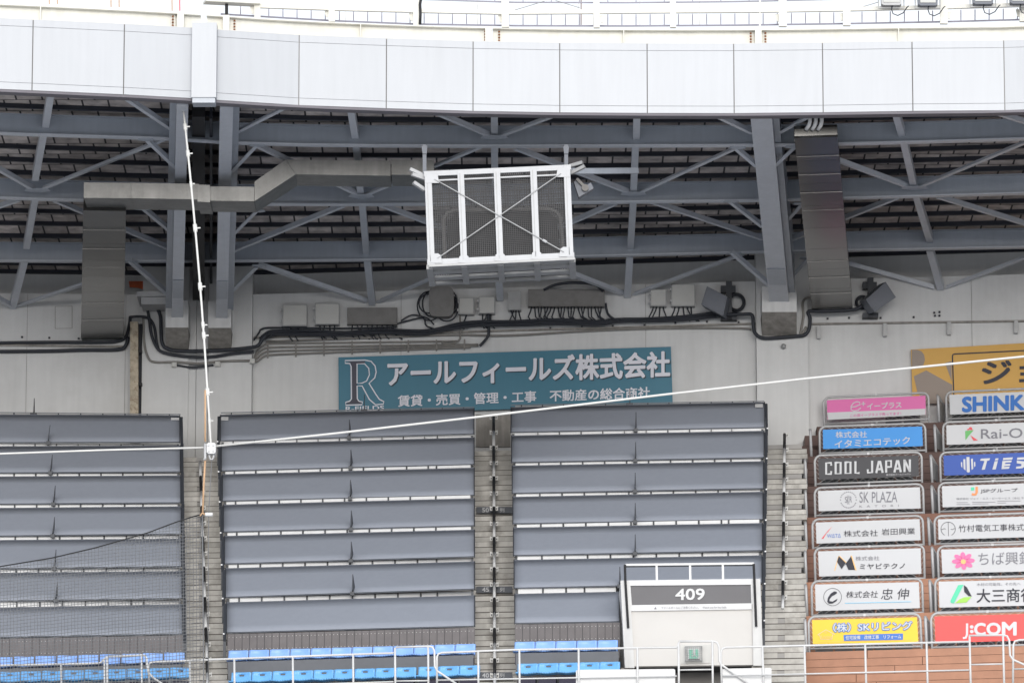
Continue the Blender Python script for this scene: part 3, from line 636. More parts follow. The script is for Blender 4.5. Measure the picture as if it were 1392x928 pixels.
for a, b in (((.07, .1), (.93, .92)), ((.93, .1), (.07, .92))): build('tie_rod', MB().tube([cgp(*a, -.07), cgp(*b, -.07 + (.02 if a[0] > .5 else 0))], 0.011, 6), M['galv'], cg)
build('turnbuckle', MB().tube([cgp(.79, .785, -.07), cgp(.815, .81, -.07)], 0.028, 6), M['cage'], cg)
mw = MB()
for i in range(1, 74): mw.beam(cgp(i / 74, .06, .05), cgp(i / 74, .94, .05), 0.013, 0.006, (0, 1, 0))
for i in range(1, 46): mw.beam(cgp(.03, .06 + .88 * i / 46, .056), cgp(.97, .06 + .88 * i / 46, .056), 0.013, 0.006, (0, 1, 0))
build('wire_mesh', mw, M['mesh'], cg)
BACK = 1.75
bk = MB().plate([cgp(.03, .05, BACK), cgp(.97, .05, BACK), cgp(.97, .97, BACK), cgp(.03, .97, BACK)], (0, .02, 0))
mw2 = MB()
for i in range(1, 60): mw2.beam(cgp(i / 60, .0, BACK), cgp(i / 60, .95, BACK), 0.016, 0.008, (0, 1, 0))
for i in range(1, 36): mw2.beam(cgp(.0, i / 36, BACK), cgp(1, i / 36, BACK), 0.016, 0.008, (0, 1, 0))
build('rear_mesh', mw2, M['mesh'], cg)
fr2 = [cgp(u, v, 0.9) for u, v in ((.12, .97), (.12, .42), (.15, .35), (.2, .33), (.84, .36), (.89, .39), (.92, .46), (.93, .93))]
build('inner_frame', MB().tube(fr2, 0.045, 6), M['dbox'], cg)
build('speaker_array', MB().plate([cgp(u, v, 1.0) for u, v in ((.14, .97), (.14, .44), (.2, .36), (.84, .38), (.9, .46), (.91, .94))], (0, .5, 0)), M['black'], cg)
# underside: slatted floor of channels
def fl(u, o): return cgp(u, 1.0, o) + Vector((0.02 * o, 0, 0))
for o in (0.02, 0.48, 0.62, 1.08, 1.22, 1.68): build('floor_channel', MB().beam(fl(0.01, o), fl(1.0, o), 0.30 if o < .05 else 0.16, 0.05), M['galv_dull'], cg)
for u in (0.015, .25, .496, .744, .985): build('floor_joist', MB().beam(fl(u, 0), fl(u, BACK), 0.13, 0.09), M['galv_dull'], cg)
for u in (0.02, .98):
    for v in (.04, .5, .97): build('side_bar', MB().beam(cgp(u, v, 0), cgp(u, v, BACK), 0.08, 0.08), M['galv'], cg)
    build('side_bar', MB().beam(cgp(u, 0, BACK), cgp(u, 1, BACK), 0.08, 0.08, (0, 1, 0)), M['galv'], cg)
for x, y, yb in ((577, 201, 236), (769.5, 201, 228)):
    build('hanger', MB().beam(at_y(x, y - 4, dc + .05), at_y(x + .3, yb, dc + .05), 0.08, 0.06, (0, 1, 0)), M['speaker'], cg)
    build('hanger_head', MB().plate([at_y(x + a, y + b, dc - .01) for a, b in ((-4, -2), (4, -2), (3, 8), (-2.5, 8))], (0, .05, 0)), M['speaker'], cg)
for pts in (((557, 230), (576, 239)), ((562, 248), (577, 258)), ((560, 237), (577, 243))): build('outrigger', MB().beam(at_y(*pts[0], dc), at_y(*pts[1], dc + .1), 0.09, 0.07), M['galv'], cg)
for pts in (((774, 226), (792, 221)), ((777, 235), (795, 226)),): build('outrigger', MB().beam(at_y(*pts[0], dc + .1), at_y(*pts[1], dc), 0.08, 0.07), M['galv_dull'], cg)
build('outrigger', MB().beam(at_y(776, 233, dc + .6), at_y(866, 232, dc + 2.2), 0.09, 0.12), M['steel'], cg)
# small lamp on the cage's right side
sl = tag(empty('spot_lamp', at_y(794, 258, dc + .6)), 'small grey spot lamp with round hub tilted at cage right side', 'lamp')
q = [at_y(x, y, dc + .5) for x, y in ((785, 249), (789, 262), (807, 253), (804, 248), (791, 254))]
build('lamp_body', MB().plate([at_y(x, y, dc + .5) for x, y in ((780, 247), (787, 268), (807, 256), (803, 248), (792, 256), (786, 244))], (0, .25, 0)), M['speaker'], sl)
c = at_y(795.5, 255, dc + .42); build('hub', MB().tube([c, c + Vector((0, .1, 0))], 0.075, 14), M['dbox'], sl)
build('lamp_arm', MB().beam(at_y(784, 243, dc + .45), at_y(794, 253, dc + .45), 0.06, 0.04, (0, 1, 0)), M['dbox'], sl)

# ------------------------------------------------------------------ boxes, speakers and cables on the wall
def wbox(x0, y0, x1, y1, label, mt='box', name='junction_box', th=0.22, group='pale grey boxes on the wall', bottoms=0, cat='box'):
    r_ = empty(name, wall_pt((x0 + x1) / 2, y1, -0.05)); tag(r_, label, cat, group)
    a = [wall_pt(x0, y0, -th), wall_pt(x1, y0, -th), wall_pt(x1, y1, -th), wall_pt(x0, y1, -th)]
    build('case', MB().plate(a, (0, th, 0)), M['galv_dull' if mt == 'box' else mt], r_)
    e = 0.022; g_ = [a[0] + Vector((e, 0, -e)), a[1] + Vector((-e, 0, -e)), a[2] + Vector((-e, 0, e)), a[3] + Vector((e, 0, e))]
    build('lid', MB().plate([p + TV * .02 for p in g_], (0, .018, 0)), M[mt], r_)
    if mt == 'box':
        for k in (0.25, .75):
            p = lerp(a[0], a[3], k); build('latch', MB().box(p + Vector((-.01, -.01, 0)), 0.05, 0.04, 0.06), M['galv_dull'], r_)
    for k in range(bottoms):
        t = (k + 1) / (bottoms + 1); p = lerp(a[3], a[2], t) + Vector((0, 0.1, 0)); s = random.uniform(-.12, .12)
        build('cable_tail', MB().tube([p, p + Vector((s * .3, 0, -.1)), p + Vector((s, 0, -.24)), p + Vector((s * 1.6 + .12, 0.02, -.34))], 0.017, 6), M['cable'], r_, True)
    return r_
wbox(384, 414, 417.5, 443, 'pale grey junction box, leftmost, just right of the left pilaster', bottoms=2)
wbox(428, 412, 461.5, 441, 'pale grey junction box second from the left, beside the wide dark box', bottoms=4)
wbox(623.5, 404.5, 644.5, 427, 'small pale grey box directly right of the tangled cable box', bottoms=1)
wbox(650.5, 403, 673, 426, 'small pale grey box just left of the blue grey device', bottoms=3)
wbox(884, 393, 906, 416, 'small pale grey box left of the larger box near the tilted speaker', bottoms=4)
wbox(912.5, 386, 945, 416, 'larger pale grey box left of the tilted dark speaker', bottoms=5)
wbox(472, 418, 540, 440.5, 'wide dirty grey box below a roof strut, next to two pale boxes', 'dbox', 'terminal_box', .2, None, 9)
wbox(718, 393, 822, 416, 'longest dark grey box with a fringe of black cables', 'dbox', 'terminal_box', .26, None, 22)
wbox(691, 396, 708.5, 421, 'blue grey device with ribbed case beside the longest dark box', 'galv_dull', 'control_unit', .3, None, 4, 'device')
# rounded dark box with coiled cables
r_ = tag(empty('cable_box', wall_pt(600, 432, -.1)), 'rounded dark box ringed by tangled black cable loops under the cage', 'box')
rb = [wall_pt(600 + 17 * math.copysign(abs(math.cos(a)) ** .45, math.cos(a)), 409.5 - 20.5 * math.copysign(abs(math.sin(a)) ** .45, math.sin(a)), -.42) for a in [2 * math.pi * k / 28 for k in range(28)]]
build('case', MB().plate(rb, (0, .3, 0)), M['dbox'], r_)
for k in range(7):
    cx, cy, rx, ry = 598 + random.uniform(-16, 14), 412 + random.uniform(-6, 8), random.uniform(12, 19), random.uniform(12, 20)
    lp = [wall_pt(cx + rx * math.cos(a), cy - ry * math.sin(a), -.16 - .02 * k) for a in [2 * math.pi * j / 24 for j in range(25)]]
    build('cable_loop', MB().tube(lp, 0.018, 6, False), M['cable'], r_, True)
def wspeaker(fc, ex, label, br, coil):
    r_ = tag(empty('wall_speaker', wall_pt(br[0], br[3], -.1)), label, 'speaker', 'dark speakers on the wall')
    a = [wall_pt(x, y, -.75) for x, y in fc]; build('cabinet', MB().plate(a, ex), M['speaker'], r_)
    c = sum(a, Vector()) / 4; build('grille', MB().plate([lerp(c, p, .9) + TV * .015 for p in a], (0, .012, 0)), M['speaker'], r_)
    x0, y0, x1, y1 = br
    build('mast', MB().plate([wall_pt((x0 + x1) / 2 + s * 4, y, -.3) for s, y in ((-1, y0), (1, y0), (1, y1), (-1, y1))], (0, .15, 0)), M['trim'], r_)
    build('foot_plate', MB().plate([wall_pt(x, y, -.3) for x, y in ((x0, y1 - 6), (x1, y1 - 6), (x1, y1), (x0, y1))], (0, .3, 0)), M['trim'], r_)
    build('head_plate', MB().plate([wall_pt(x, y, -.28) for x, y in ((x0, y0 + 6), (x1 - 2, y0 + 6), (x1 - 2, y0 + 15), (x0, y0 + 15))], (0, .2, 0)), M['trim'], r_)
    for k in range(4):
        cx, cy, rr_ = coil; rr_ = rr_ * (1 - .09 * k)
        build('cable_coil', MB().tube([wall_pt(cx + rr_ * math.cos(a), cy - rr_ * 1.05 * math.sin(a), -.12 - .03 * k) for a in [2 * math.pi * j / 24 for j in range(25)]], 0.014, 6, False), M['cable'], r_, True)
wspeaker([(961, 389), (988.5, 403), (983, 429), (953, 414)], (0.12, .55, .02), 'dark slab speaker tilted left on the wall, left of the big rafter foot', (980, 382, 1002, 434), (1001, 411, 12))
wspeaker([(1177, 407), (1204, 383), (1218, 404), (1189, 424)], (-.12, .5, .05), 'dark slab speaker tilted right beside the foot of the stainless duct', (1173, 377, 1194, 431), (1172, 411, 9))
# cables
def wcable(pts, r, label=None, mt='cable', name='cable_run', o=-0.09, parent=None):
    P = []
    for i in range(len(pts) - 1):
        for k in range(4):
            t = k / 4; p0 = pts[max(i - 1, 0)]; p1 = pts[i]; p2 = pts[i + 1]; p3 = pts[min(i + 2, len(pts) - 1)]
            P.append(tuple(0.5 * (2 * p1[j] + (p2[j] - p0[j]) * t + (2 * p0[j] - 5 * p1[j] + 4 * p2[j] - p3[j]) * t * t + (3 * p1[j] - p0[j] - 3 * p2[j] + p3[j]) * t ** 3) for j in (0, 1)))
    P.append(pts[-1])
    q = build(name, MB().tube([wall_pt(x, y, o) for x, y in P], r, 7), M[mt], parent, True)
    if label: tag(q, label, 'cable')
    return q
main = [(354, 462), (366, 454), (380, 451), (420, 452), (470, 453), (520, 450), (570, 452), (592, 449), (620, 443), (650, 440), (700, 439), (760, 437), (812, 439), (840, 436), (880, 435), (930, 432), (975, 428), (1000, 428)]
hb = tag(empty('cable_bundle', wall_pt(690, 440, -.1)), 'thick black cable bundle running under the boxes along the whole middle wall', 'cable')
wcable(main, 0.042, None, 'cable', 'thick_cable', -.12, hb)
for k in range(5):
    j = [(x + random.uniform(-2, 2), y + (k - 2) * 1.5 + random.uniform(-1, 1)) for x, y in main]; wcable(j, 0.024, None, 'cable', 'loose_cable', -.16 - .01 * k, hb)
wcable([(540, 440), (550, 437), (575, 432), (580, 443), (600, 449)], .02, None, 'cable', 'loose_cable', -.1, hb); wcable([(545, 436), (560, 428), (580, 432), (590, 441)], .018, None, 'cable', 'loose_cable', -.12, hb)
wcable([(739, 394), (755, 387), (780, 384), (808, 387), (820, 396)], .035, None, 'cable', 'loose_cable', -.3, hb); wcable([(823, 412), (826, 426), (834, 433), (842, 436)], .03, None, 'cable', 'loose_cable', -.2, hb)
wcable([(345, 462), (352, 452), (356, 447), (375, 445), (470, 446), (540, 444)], .022, None, 'cable', 'loose_cable', -.1, hb)
wcable([(664, 427), (664, 440), (664, 455), (658, 464), (652, 470)], .035, None, 'cable', 'loose_cable', -.14, hb)
wcable([(975, 428), (1010, 427), (1022, 428), (1024, 440), (1026, 452), (1036, 459), (1055, 459), (1080, 457), (1094, 455), (1100, 446), (1101, 432), (1099, 423), (1120, 423), (1160, 421), (1172, 415)], .045, 'black cable looping under the big rafter foot and across to the right speaker', o=-.36)
wcable([(1096, 444), (1088, 456), (1092, 430), (1091, 412), (1096, 405), (1106, 404)], .03, 'dark conduit curving up beside the foot of the stainless duct', 'conduit', o=-.32)
c1 = wcable([(200, 417), (203, 435), (206, 455), (212, 470), (222, 479), (250, 484), (285, 485), (320, 480), (345, 478)], .038, 'outer thick black cable curving down around the left corbels', o=-.38)
c2 = wcable([(213, 417), (218, 430), (219, 450), (220, 465), (226, 473), (245, 477), (300, 476), (335, 473), (350, 470), (356, 462), (362, 455)], .045, 'inner thick black cable curving down around the left corbels', o=-.42)
wcable([(176, 431), (190, 430), (203, 433), (210, 445), (213, 465), (216, 476)], .035, 'black cable crossing from the peeling pole to the left corbel cables', o=-.36)
wcable([(-60, 467), (60, 465), (140, 465), (162, 463), (172, 456), (176, 440), (177, 430)], .04, 'upper black cable along the far left wall ending at the peeling pole', o=-.08)
wcable([(-60, 478), (60, 477), (110, 475.5), (160, 475), (171, 469), (174, 458)], .045, 'lower black cable along the far left wall below the first one', o=-.08)
wcable([(195, 430), (196, 465), (201, 485), (210, 492), (240, 492), (270, 494), (300, 491), (342, 490)], .028, 'thin grey conduit under the left corbels with small clips', 'conduit', o=-.33)
wcable([(240, 496), (262, 499), (290, 496)], .026, 'short dark cable between two small boxes on the left pilaster', 'cable', o=-.33)
for i, (x, y) in enumerate(((237, 496), (296, 495), (343, 491))):
    p = wall_pt(x, y, -.34); tag(build('clip_box', MB().box(p, .12, .1, .11).box(p + Vector((0, -.06, 0)), .09, .02, .08), M['box']), ['small square box at the left end of the short dark cable', 'small square box at the right end of the short dark cable', 'small square box on the right edge of the left pilaster'][i], 'box', 'small square boxes under the corbels')
cb = tag(empty('conduit_bank', wall_pt(500, 480, -.05)), 'bank of thin grey conduits with clips above the teal sign left end', 'conduit')
for k, (yl, yr, xe) in enumerate(((467, 463.5, 622), (472, 468, 650), (477, 470, 650), (482, 472, 640))):
    wcable([(345, 490 + k * .3), (350, yl + 9), (358, yl + 2.5), (370, yl), (430, lerp(yl, yr, .25)), (500, lerp(yl, yr, .5)), (580, lerp(yl, yr, .8)), (xe, yr)], .021, None, 'conduit', 'conduit_pipe', -.05 - .012 * k, cb)
for i in range(8):
    x = 363 + i * 38.2; build('pipe_clip', MB().plate([wall_pt(x, 465 - i * .6, -.1), wall_pt(x + 2, 465 - i * .6, -.1), wall_pt(x + 2, 486 - i * 1.6, -.1), wall_pt(x, 486 - i * 1.6, -.1)], (0, .05, 0)), M['conduit'], cb)
wcable([(362, 464), (500, 459), (620, 455), (690, 456), (800, 449.5), (900, 446), (1008, 446), (1020, 449)], .026, 'long thin grey conduit across the wall above the teal sign', 'conduit', o=-.07)
wcable([(625, 428), (626, 455), (622, 464), (610, 467), (600, 465)], .022, 'thin grey conduit dropping from the first small box to the conduit bank', 'conduit', o=-.09)
p = [wall_pt(x, y, -.05) for x, y in ((636, 440), (657, 439.5), (657, 447), (636, 447.5))]
tag(build('cover_plate', MB().plate(p, (0, .04, 0)), M['concrete']), 'small blank wall plate under the two small boxes', 'plate')
# white bracket beam, orange sheet, peeling pole
bb = tag(empty('bracket_beam', wall_pt(212, 413, -1)), 'short pale blue grey bracket beam left of the left corbel', 'bracket')
build('flange', MB().plate([wall_pt(x, y, -1.3) for x, y in ((186, 396), (233, 395), (233, 402), (186, 402.5))], (0, 1.2, 0)), M['galv'], bb); build('web', MB().plate([wall_pt(x, y, -1.15) for x, y in ((192, 402.8), (233, 402.3), (233, 413), (192, 413.5))], (0, 1.0, 0)), M['galv'], bb)
tag(build('orange_sheet', MB().plate([wall_pt(x, y, 0.2) for x, y in ((175, 382), (209, 382), (209, 392), (198, 394), (188, 391), (176, 390))], (0, .05, 0)), M['orange_tarp']), 'weathered orange sheet under the roof left of the left corbels', 'sheet')
pp = tag(empty('old_pole', wall_pt(182, 600, -.35)), 'rusty peeling cream pole standing against the left wall', 'pole')
build('pole_shaft', MB().plate([wall_pt(x, y, -.5) for x, y in ((177, 437), (187.5, 437), (188, 600), (176.5, 600))], (0, .22, 0)), M['peel'], pp)
build('slot', MB().plate([wall_pt(x, y, -.1) for x, y in ((188, 440), (193.5, 440), (193.5, 600), (188, 600))], (0, .05, 0)), M['steel_dark'], pp)
for y in (478, 523): build('clamp', MB().box(wall_pt(190, y, -.3), .12, .2, .07), M['black'], pp)
# dome on the right pilaster
c = wall_pt(1065, 471, -.32); tag(build('dome_fitting', MB().tube([c + TV * .06, c, c + Vector((0, .06, 0))], .06, 14), M['galv_dull'], None, True), 'small round metal fitting on the right pilaster', 'fitting')

# ------------------------------------------------------------------ the two wall signs
def sign_board(name, quad, o, mt, label, nm='board'):
    a = [wall_pt(x, y, -o) for x, y in quad]; r_ = tag(empty(name, (a[2] + a[3]) / 2), label, 'sign')
    build(nm, MB().plate(a, (0, .06, 0)), M[mt], r_); return r_, plane_of(a[0], a[1], a[3])
sg, pl = sign_board('teal_sign', [(460, 485.5), (912, 471), (914.5, 549), (460.5, 563)], .14, 'teal', 'long teal sign with big white Japanese lettering and a serif letter emblem')
m = MB(); SL = -0.0345
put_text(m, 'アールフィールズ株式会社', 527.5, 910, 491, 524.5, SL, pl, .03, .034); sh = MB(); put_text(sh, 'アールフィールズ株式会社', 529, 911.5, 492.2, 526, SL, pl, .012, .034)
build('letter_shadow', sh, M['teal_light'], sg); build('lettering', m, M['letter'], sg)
m = MB(); put_text(m, '賃貸・売買・管理・工事　不動産の総合商社', 541, 883.5, 537.5, 552.5, SL, pl, .02, .026); build('small_lettering', m, M['letter'], sg)
m = MB(); put_text(m, 'R-FIELDS', 470, 522, 552.5, 558.5, -.03, pl, .02, .02); build('small_lettering', m, M['letter'], sg)
k6 = lambda L_: [(440 + x / 5.354, 470 + y / 5.354) for x, y in L_]
outer = [(155, 107), (300, 103), (345, 112), (374, 145), (382, 190), (372, 232), (330, 272), (380, 352), (405, 388), (438, 405), (435, 422), (378, 428), (332, 388), (290, 310), (280, 291), (243, 291), (245, 385), (257, 402), (282, 407), (280, 427), (160, 431), (160, 410), (188, 402), (202, 385), (200, 150), (190, 128), (157, 126)]
inner = [(243, 130), (298, 130), (328, 163), (333, 210), (312, 255), (280, 270), (243, 272)]
m = MB(); put_line(m, k6(outer), 1.6, pl, .022, True); put_line(m, k6(inner), 1.5, pl, .022, True); build('emblem_outline', m, M['letter'], sg)
m = MB(); put_poly(m, k6([(168, 114), (300, 111), (300, 126), (243, 128), (243, 388), (256, 406), (276, 412), (276, 420), (167, 424), (167, 415), (192, 406), (207, 388), (205, 146), (194, 122)]), pl, .012); build('emblem_fill', m, M['r_dark'], sg)
sg2, pl = sign_board('amber_sign', [(1238.5, 475), (1560, 456.5), (1562, 530), (1240.5, 549)], .14, 'amber', 'amber yellow wall sign with black framed Japanese lettering, cut by the right edge')
k7 = lambda L_: [(1230 + x / 8.593, 460 + y / 8.593) for x, y in L_]
m = MB(); put_poly(m, k7([(82, 130), (150, 132), (195, 150), (225, 190), (235, 245), (220, 300), (200, 330), (82, 345)]), pl, .01)
put_poly(m, k7([(105, 440), (250, 372), (555, 540), (548, 720), (330, 720), (150, 640)]), pl, .01); put_poly(m, k7([(140, 520), (170, 640), (200, 760), (560, 760), (545, 690), (320, 600)]), pl, .013); put_poly(m, k7([(470, 285), (545, 262), (548, 500), (530, 450)]), pl, .01)
build('printed_shapes', m, M['amber_grey'], sg2)
m = MB(); put_line(m, k7([(575, 760), (556, 205), (562, 187), (585, 180), (1400, 140), (2600, 80)]), 1.7, pl, .015); put_text(m, 'ジョ', 1335.5, 1412, 491.5, 522, -.04, pl, .015, .03); build('lettering', m, M['ink'], sg2)

# ------------------------------------------------------------------ cover sheets over the seat rows
blocks = {
 'L': dict(xl=(-58, -58), xr=(244.5, 248.5), top=(563.2, 564.5, 0), strips=[((601.9, 606.5), (601.3, 605.6)), ((642.8, 647.5), (641.2, 646)), ((685.2, 690.2), (683.3, 688)), ((728.6, 733.8), (725.5, 731.8)), ((773, 778.3), (769.8, 776)), ((816.8, 825.5), (813, 821))], bot=(866, 861.5), rx=(0, 245)),
 'M': dict(xl=(299.5, 308.5), xr=(644.5, 645.5), top=(563.8, 554.8, 0), strips=[((599.2, 603.8), (589.9, 594.5)), ((640, 644.6), (631.3, 635.6)), ((681, 686), (673, 677.2)), ((723, 728.4), (714.5, 719.8)), ((766.4, 772.3), (756.6, 763)), ((812, 818.6), (800.5, 809))], bot=(860, 851), rx=(304, 643)),
 'R': dict(xl=(694.5, 700), xr=(1039.5, 1035), top=(553.2, 546.6, 0), strips=[((587.5, 592), (581.2, 585.6)), ((628.6, 632.8), (622, 626.8)), ((670.4, 675.2), (664, 668.3)), ((711.8, 717), (705.8, 710.8)), ((755, 761), (748.2, 754.6)), ((799.3, 807), (792, 800))], bot=(847, 842), rx=(700, 1036)),
}
where = {'L': 'left block behind the net', 'M': 'middle block left of the centre aisle', 'R': 'right block above the 409 entrance'}
zt = []
ref = blocks['M']
for k in range(7):
    yt = ref['top'][0] if k == 0 else ref['strips'][k - 1][0][1]; yb_ = ref['strips'][k][0][0] if k < 6 else ref['bot'][0]
    zt.append((at_y(304, yt, 130.4 - 1.6 * k).z, at_y(304, yb_, 129.1 - 1.6 * k).z))
fin_x = {'L': [45, 66, 69, 73, 72, 74, 76, 76], 'M': [494.5, 474.5, 476.5, 476, 477, 477, 479, 480], 'R': [856, 864, 863.5, 863, 863, 863, 842, 842]}
for key, b in blocks.items():
    xlA, xlB = b['xl']; xrA, xrB = b['xr']; ra, rb_ = b['rx']
    def yy(pair, x): return pair[0] + (pair[1] - pair[0]) * (x - ra) / (rb_ - ra)
    for k in range(7):
        top = (b['top'][0], b['top'][1]) if k == 0 else (b['strips'][k - 1][0][1], b['strips'][k - 1][1][1])
        bot = (b['strips'][k][0][0], b['strips'][k][1][0]) if k < 6 else b['bot']
        t = k / 6.5; xl = lerp(xlA, xlB, t); xr = lerp(xrA, xrB, t); xr_b = xr; cut = key == 'R' and k == 6
        if cut: xr = xr_b = 842
        zT, zB = zt[k]
        P = [at_z(xl, yy(top, xl), zT), at_z(xr, yy(top, xr), zT), at_z(xr_b, yy(bot, xr_b), zB), at_z(xl, yy(bot, xl), zB)]
        n = (P[1] - P[0]).cross(P[3] - P[0]).normalized()
        if n.z < 0: n = -n
        root = empty('seat_cover', (P[2] + P[3]) / 2)
        tag(root, '%s grey cover sheet from the top, %s' % (['topmost', 'second', 'third', 'fourth', 'fifth', 'sixth', 'lowest'][k] if k else 'topmost', where[key]) if k not in (0, 6) else ('topmost grey cover sheet, ' if k == 0 else 'lowest grey cover sheet, ') + where[key], 'cover', 'grey covers stretched over seat rows')
        # slightly sagging sheet
        m = MB(); NX, NY = 24, 4; idx = {}
        for i in range(NX + 1):
            for j in range(NY + 1):
                u, v = i / NX, j / NY; p = lerp(lerp(P[0], P[1], u), lerp(P[3], P[2], u), v)
                sag = -0.008 * math.sin(v * math.pi) * (1 + .4 * math.sin(u * 23 + k)) + random.uniform(-.002, .002) * (0 < j < NY)
                m.v.append(p + n * sag); idx[i, j] = len(m.v) - 1
        for i in range(NX):
            for j in range(NY): m.f.append((idx[i, j], idx[i, j + 1], idx[i + 1, j + 1], idx[i + 1, j]))
        sh = build('sheet', m, M['cover'], root, True)
        sm = sh.modifiers.new('thickness', 'SOLIDIFY'); sm.thickness = 0.006; sm.offset = -1
        ex = (P[1] - P[0]).normalized()
        dn = ex.cross(n).normalized()
        if dn.z > 0: dn = -dn
        for p, q, nm, sh_ in ((P[0], P[1], 'top_bar', dn * .02), (P[3], P[2], 'bottom_bar', dn * -.012)):
            build(nm, MB().beam(p + n * .002 + sh_, q + n * .002 + sh_, 0.03 if nm == 'top_bar' else .016, 0.016, n), M['speaker'] if nm == 'top_bar' else M['trim'], root)
        for p, q in ((P[0], P[3]), (P[1], P[2])): build('side_bar', MB().beam(p, q, 0.018, 0.03, n), M['trim'], root)
        # supporting legs under the side edges
        for p in (P[3] + ex * .05, P[2] - ex * .05):
            build('leg', MB().beam(p + Vector((0, .1, -.02)), p + Vector((0, .1, -.62)), .05, .05, (0, 1, 0)), M['trim'], root)
        # fin, an upright stay in the middle of the bottom edge
        fx_ = fin_x[key][k + 1]
        fy = yy(bot, fx_)
        if not (cut and k == 6 and False) and k < 6:
            f0 = at_z(fx_, fy, zB) + Vector((0, -.05, -.02)); A = f0 - dn * .42
            lean = Vector((0.03 if key == 'L' else 0.0, 0, 0))
            fn_ = MB().plate([f0 + n * .01, A + n * .01, f0 + Vector((0, 0, .38)) + lean + n * .03, f0 + n * .14], (0.014, 0, 0))
            tri = [f0 + Vector((-.012, 0, 0)), f0 + Vector((-.012, 0, 0)) - dn * .34, f0 + Vector((0, 0, .42)) + TV * .06 + lean]
            fn_ = MB().plate(tri + [f0 + TV * .16 + Vector((0, 0, .06))], (.016, 0, 0)); build('fin', fn_, M['trim'], root)
            build('fin_foot', MB().box(f0 + Vector((0, -.03, .0)), .09, .12, .08), M['trim'], root)
        # pale boards between posts under the bottom edge
        if k < 6:
            zs = (zB, at_z(ra, b['strips'][k][0][1], zt[k + 1][0]).z)
            q0, q1 = P[3], P[2]; L_ = (q1 - q0).length
            if key == 'R' and k == 5: L_ = (at_z(842, yy(bot, 842), zB) - q0).length
            first = 0.62 if key == 'R' else 0.30; pos = [first]
            while pos[-1] < L_ - .3: pos.append(pos[-1] + 0.497)
            last = L_ - (0.86 if key != 'R' else .75); pos = [0.07] + [p for p in pos if p < last - .1] + [last, L_ - .06]
            for a, c in zip(pos[:-1], pos[1:]):
                pa, pc = q0 + ex * (a + .02) + Vector((0, .04, 0)), q0 + ex * (c - .02) + Vector((0, .04, 0))
                if c - a < .15: continue
                m = MB().plate([pa + Vector((0, 0, .0)), pc + Vector((0, 0, .0)), pc + Vector((0, 0, -.34)), pa + Vector((0, 0, -.34))], (0, .02, 0)); build('pale_board', m, M['white'], root)
            for c in pos[1:-1]:
                build('post', MB().beam(q0 + ex * c + Vector((0, .03, .0)), q0 + ex * c + Vector((0, .03, -.4)), .024 if random.random() > .35 else .012, .03, (0, 1, 0)), M['trim'], root)
        if k == 0:
            # thin rail behind the top edge
            a, c = P[0] + Vector((0, .25, .10)), P[1] + Vector((0, .25, .075))
            build('rear_rail', MB().beam(a, c, .02, .018), M['speaker'], root)
            build('rear_board', MB().plate([a + Vector((.1, .05, -.01)), c + Vector((-.1, .05, -.01)), c + Vector((-.1, .05, -.3)), a + Vector((.1, .05, -.3))], (0, .02, 0)), M['box'], root)
            nP = int((c - a).length / .49)
            for i in range(nP): build('rear_post', MB().beam(lerp(a, c, (i + .5) / nP), lerp(a, c, (i + .5) / nP) + Vector((0, 0, -.3)), .03, .03, (0, 1, 0)), M['trim'], root)
            f0 = at_z(fin_x[key][0], yy(top, fin_x[key][0]), zT) + Vector((0, .1, 0)); build('fin', MB().plate([f0, f0 + Vector((0, .25, 0)), f0 + Vector((.0, .05, .42)), f0 + Vector((0, -.08, .06))], (.016, 0, 0)), M['trim'], root); build('fin_foot', MB().box(f0 + Vector((0, 0, .02)), .15, .12, .08), M['trim'], root)
            # small white tag in the corner
            pos_ = {'L': (232.5, 243.3, 567.5, 572.5), 'M': (300.6, 310.5, 566.3, 571.3), 'R': (1026.5, 1037, 548.8, 553.5)}[key]
            plc = plane_of(P[0], P[1], P[3]); lb = MB(); put_poly(lb, [(pos_[0], pos_[2]), (pos_[1], pos_[2]), (pos_[1], pos_[3]), (pos_[0], pos_[3])], plc, .02); build('paper_tag', lb, M['white'], root)
        if key == 'M' and k == 5:
            plc = plane_of(P[0], P[1], P[3]); sc = MB(); put_line(sc, [(547.5, 792), (549.5, 784), (553, 776.5)], .7, plc, .012); put_line(sc, [(552, 784), (554, 779), (557, 774.5)], .5, plc, .012); build('scuff_mark', sc, M['trim'], root)
    # dark steel edge posts along the aisle side
    side = []
    xe = (lerp(xrA, xrB, 0), lerp(xrA, xrB, 1)) if key != 'M' else (xlA, xlB)
    sgn = 1 if key != 'M' else -1
    root = empty('edge_guard', at_y(xe[1] + sgn * 2, 860, 119.8)); tag(root, {'L': 'dark edge guard without white dots on the aisle side of the left covers', 'M': 'dark edge guard with white dots on the left side of the middle covers', 'R': 'dark edge guard with white dots on the right side of the right covers'}[key], 'guard', 'dark edge guards of the covers')
    for k in range(7):
        yt = (b['top'][1] if k == 0 else b['strips'][k - 1][1][1]) if key != 'M' else (b['top'][0] if k == 0 else b['strips'][k - 1][0][1])
        yb_ = (b['strips'][k][1][0] if k < 6 else b['bot'][1]) if key != 'M' else (b['strips'][k][0][0] if k < 6 else b['bot'][0])
        x = lerp(xe[0], xe[1], k / 6.5) + sgn * 2.2
        a, c = at_z(x, yt + 6, zt[k][0] - .12), at_z(x + sgn * .5, yb_ + 6, zt[k][1] - .12)
        build('guard_bar', MB().beam(a, c, .06, .16), M['trim'], root)
        build('guard_post', MB().beam(c + Vector((0, .1, .1)), c + Vector((0, .1, -.45)), .06, .08, (0, 1, 0)), M['trim'], root)
        if key != 'L':
            for y in (yb_ + 2, yb_ + 9): p = at_z(x + sgn * 1.2, y, zt[k][1] - .1); build('reflector', MB().box(p + TV * .12, .035, .02, .03), M['white'], root)

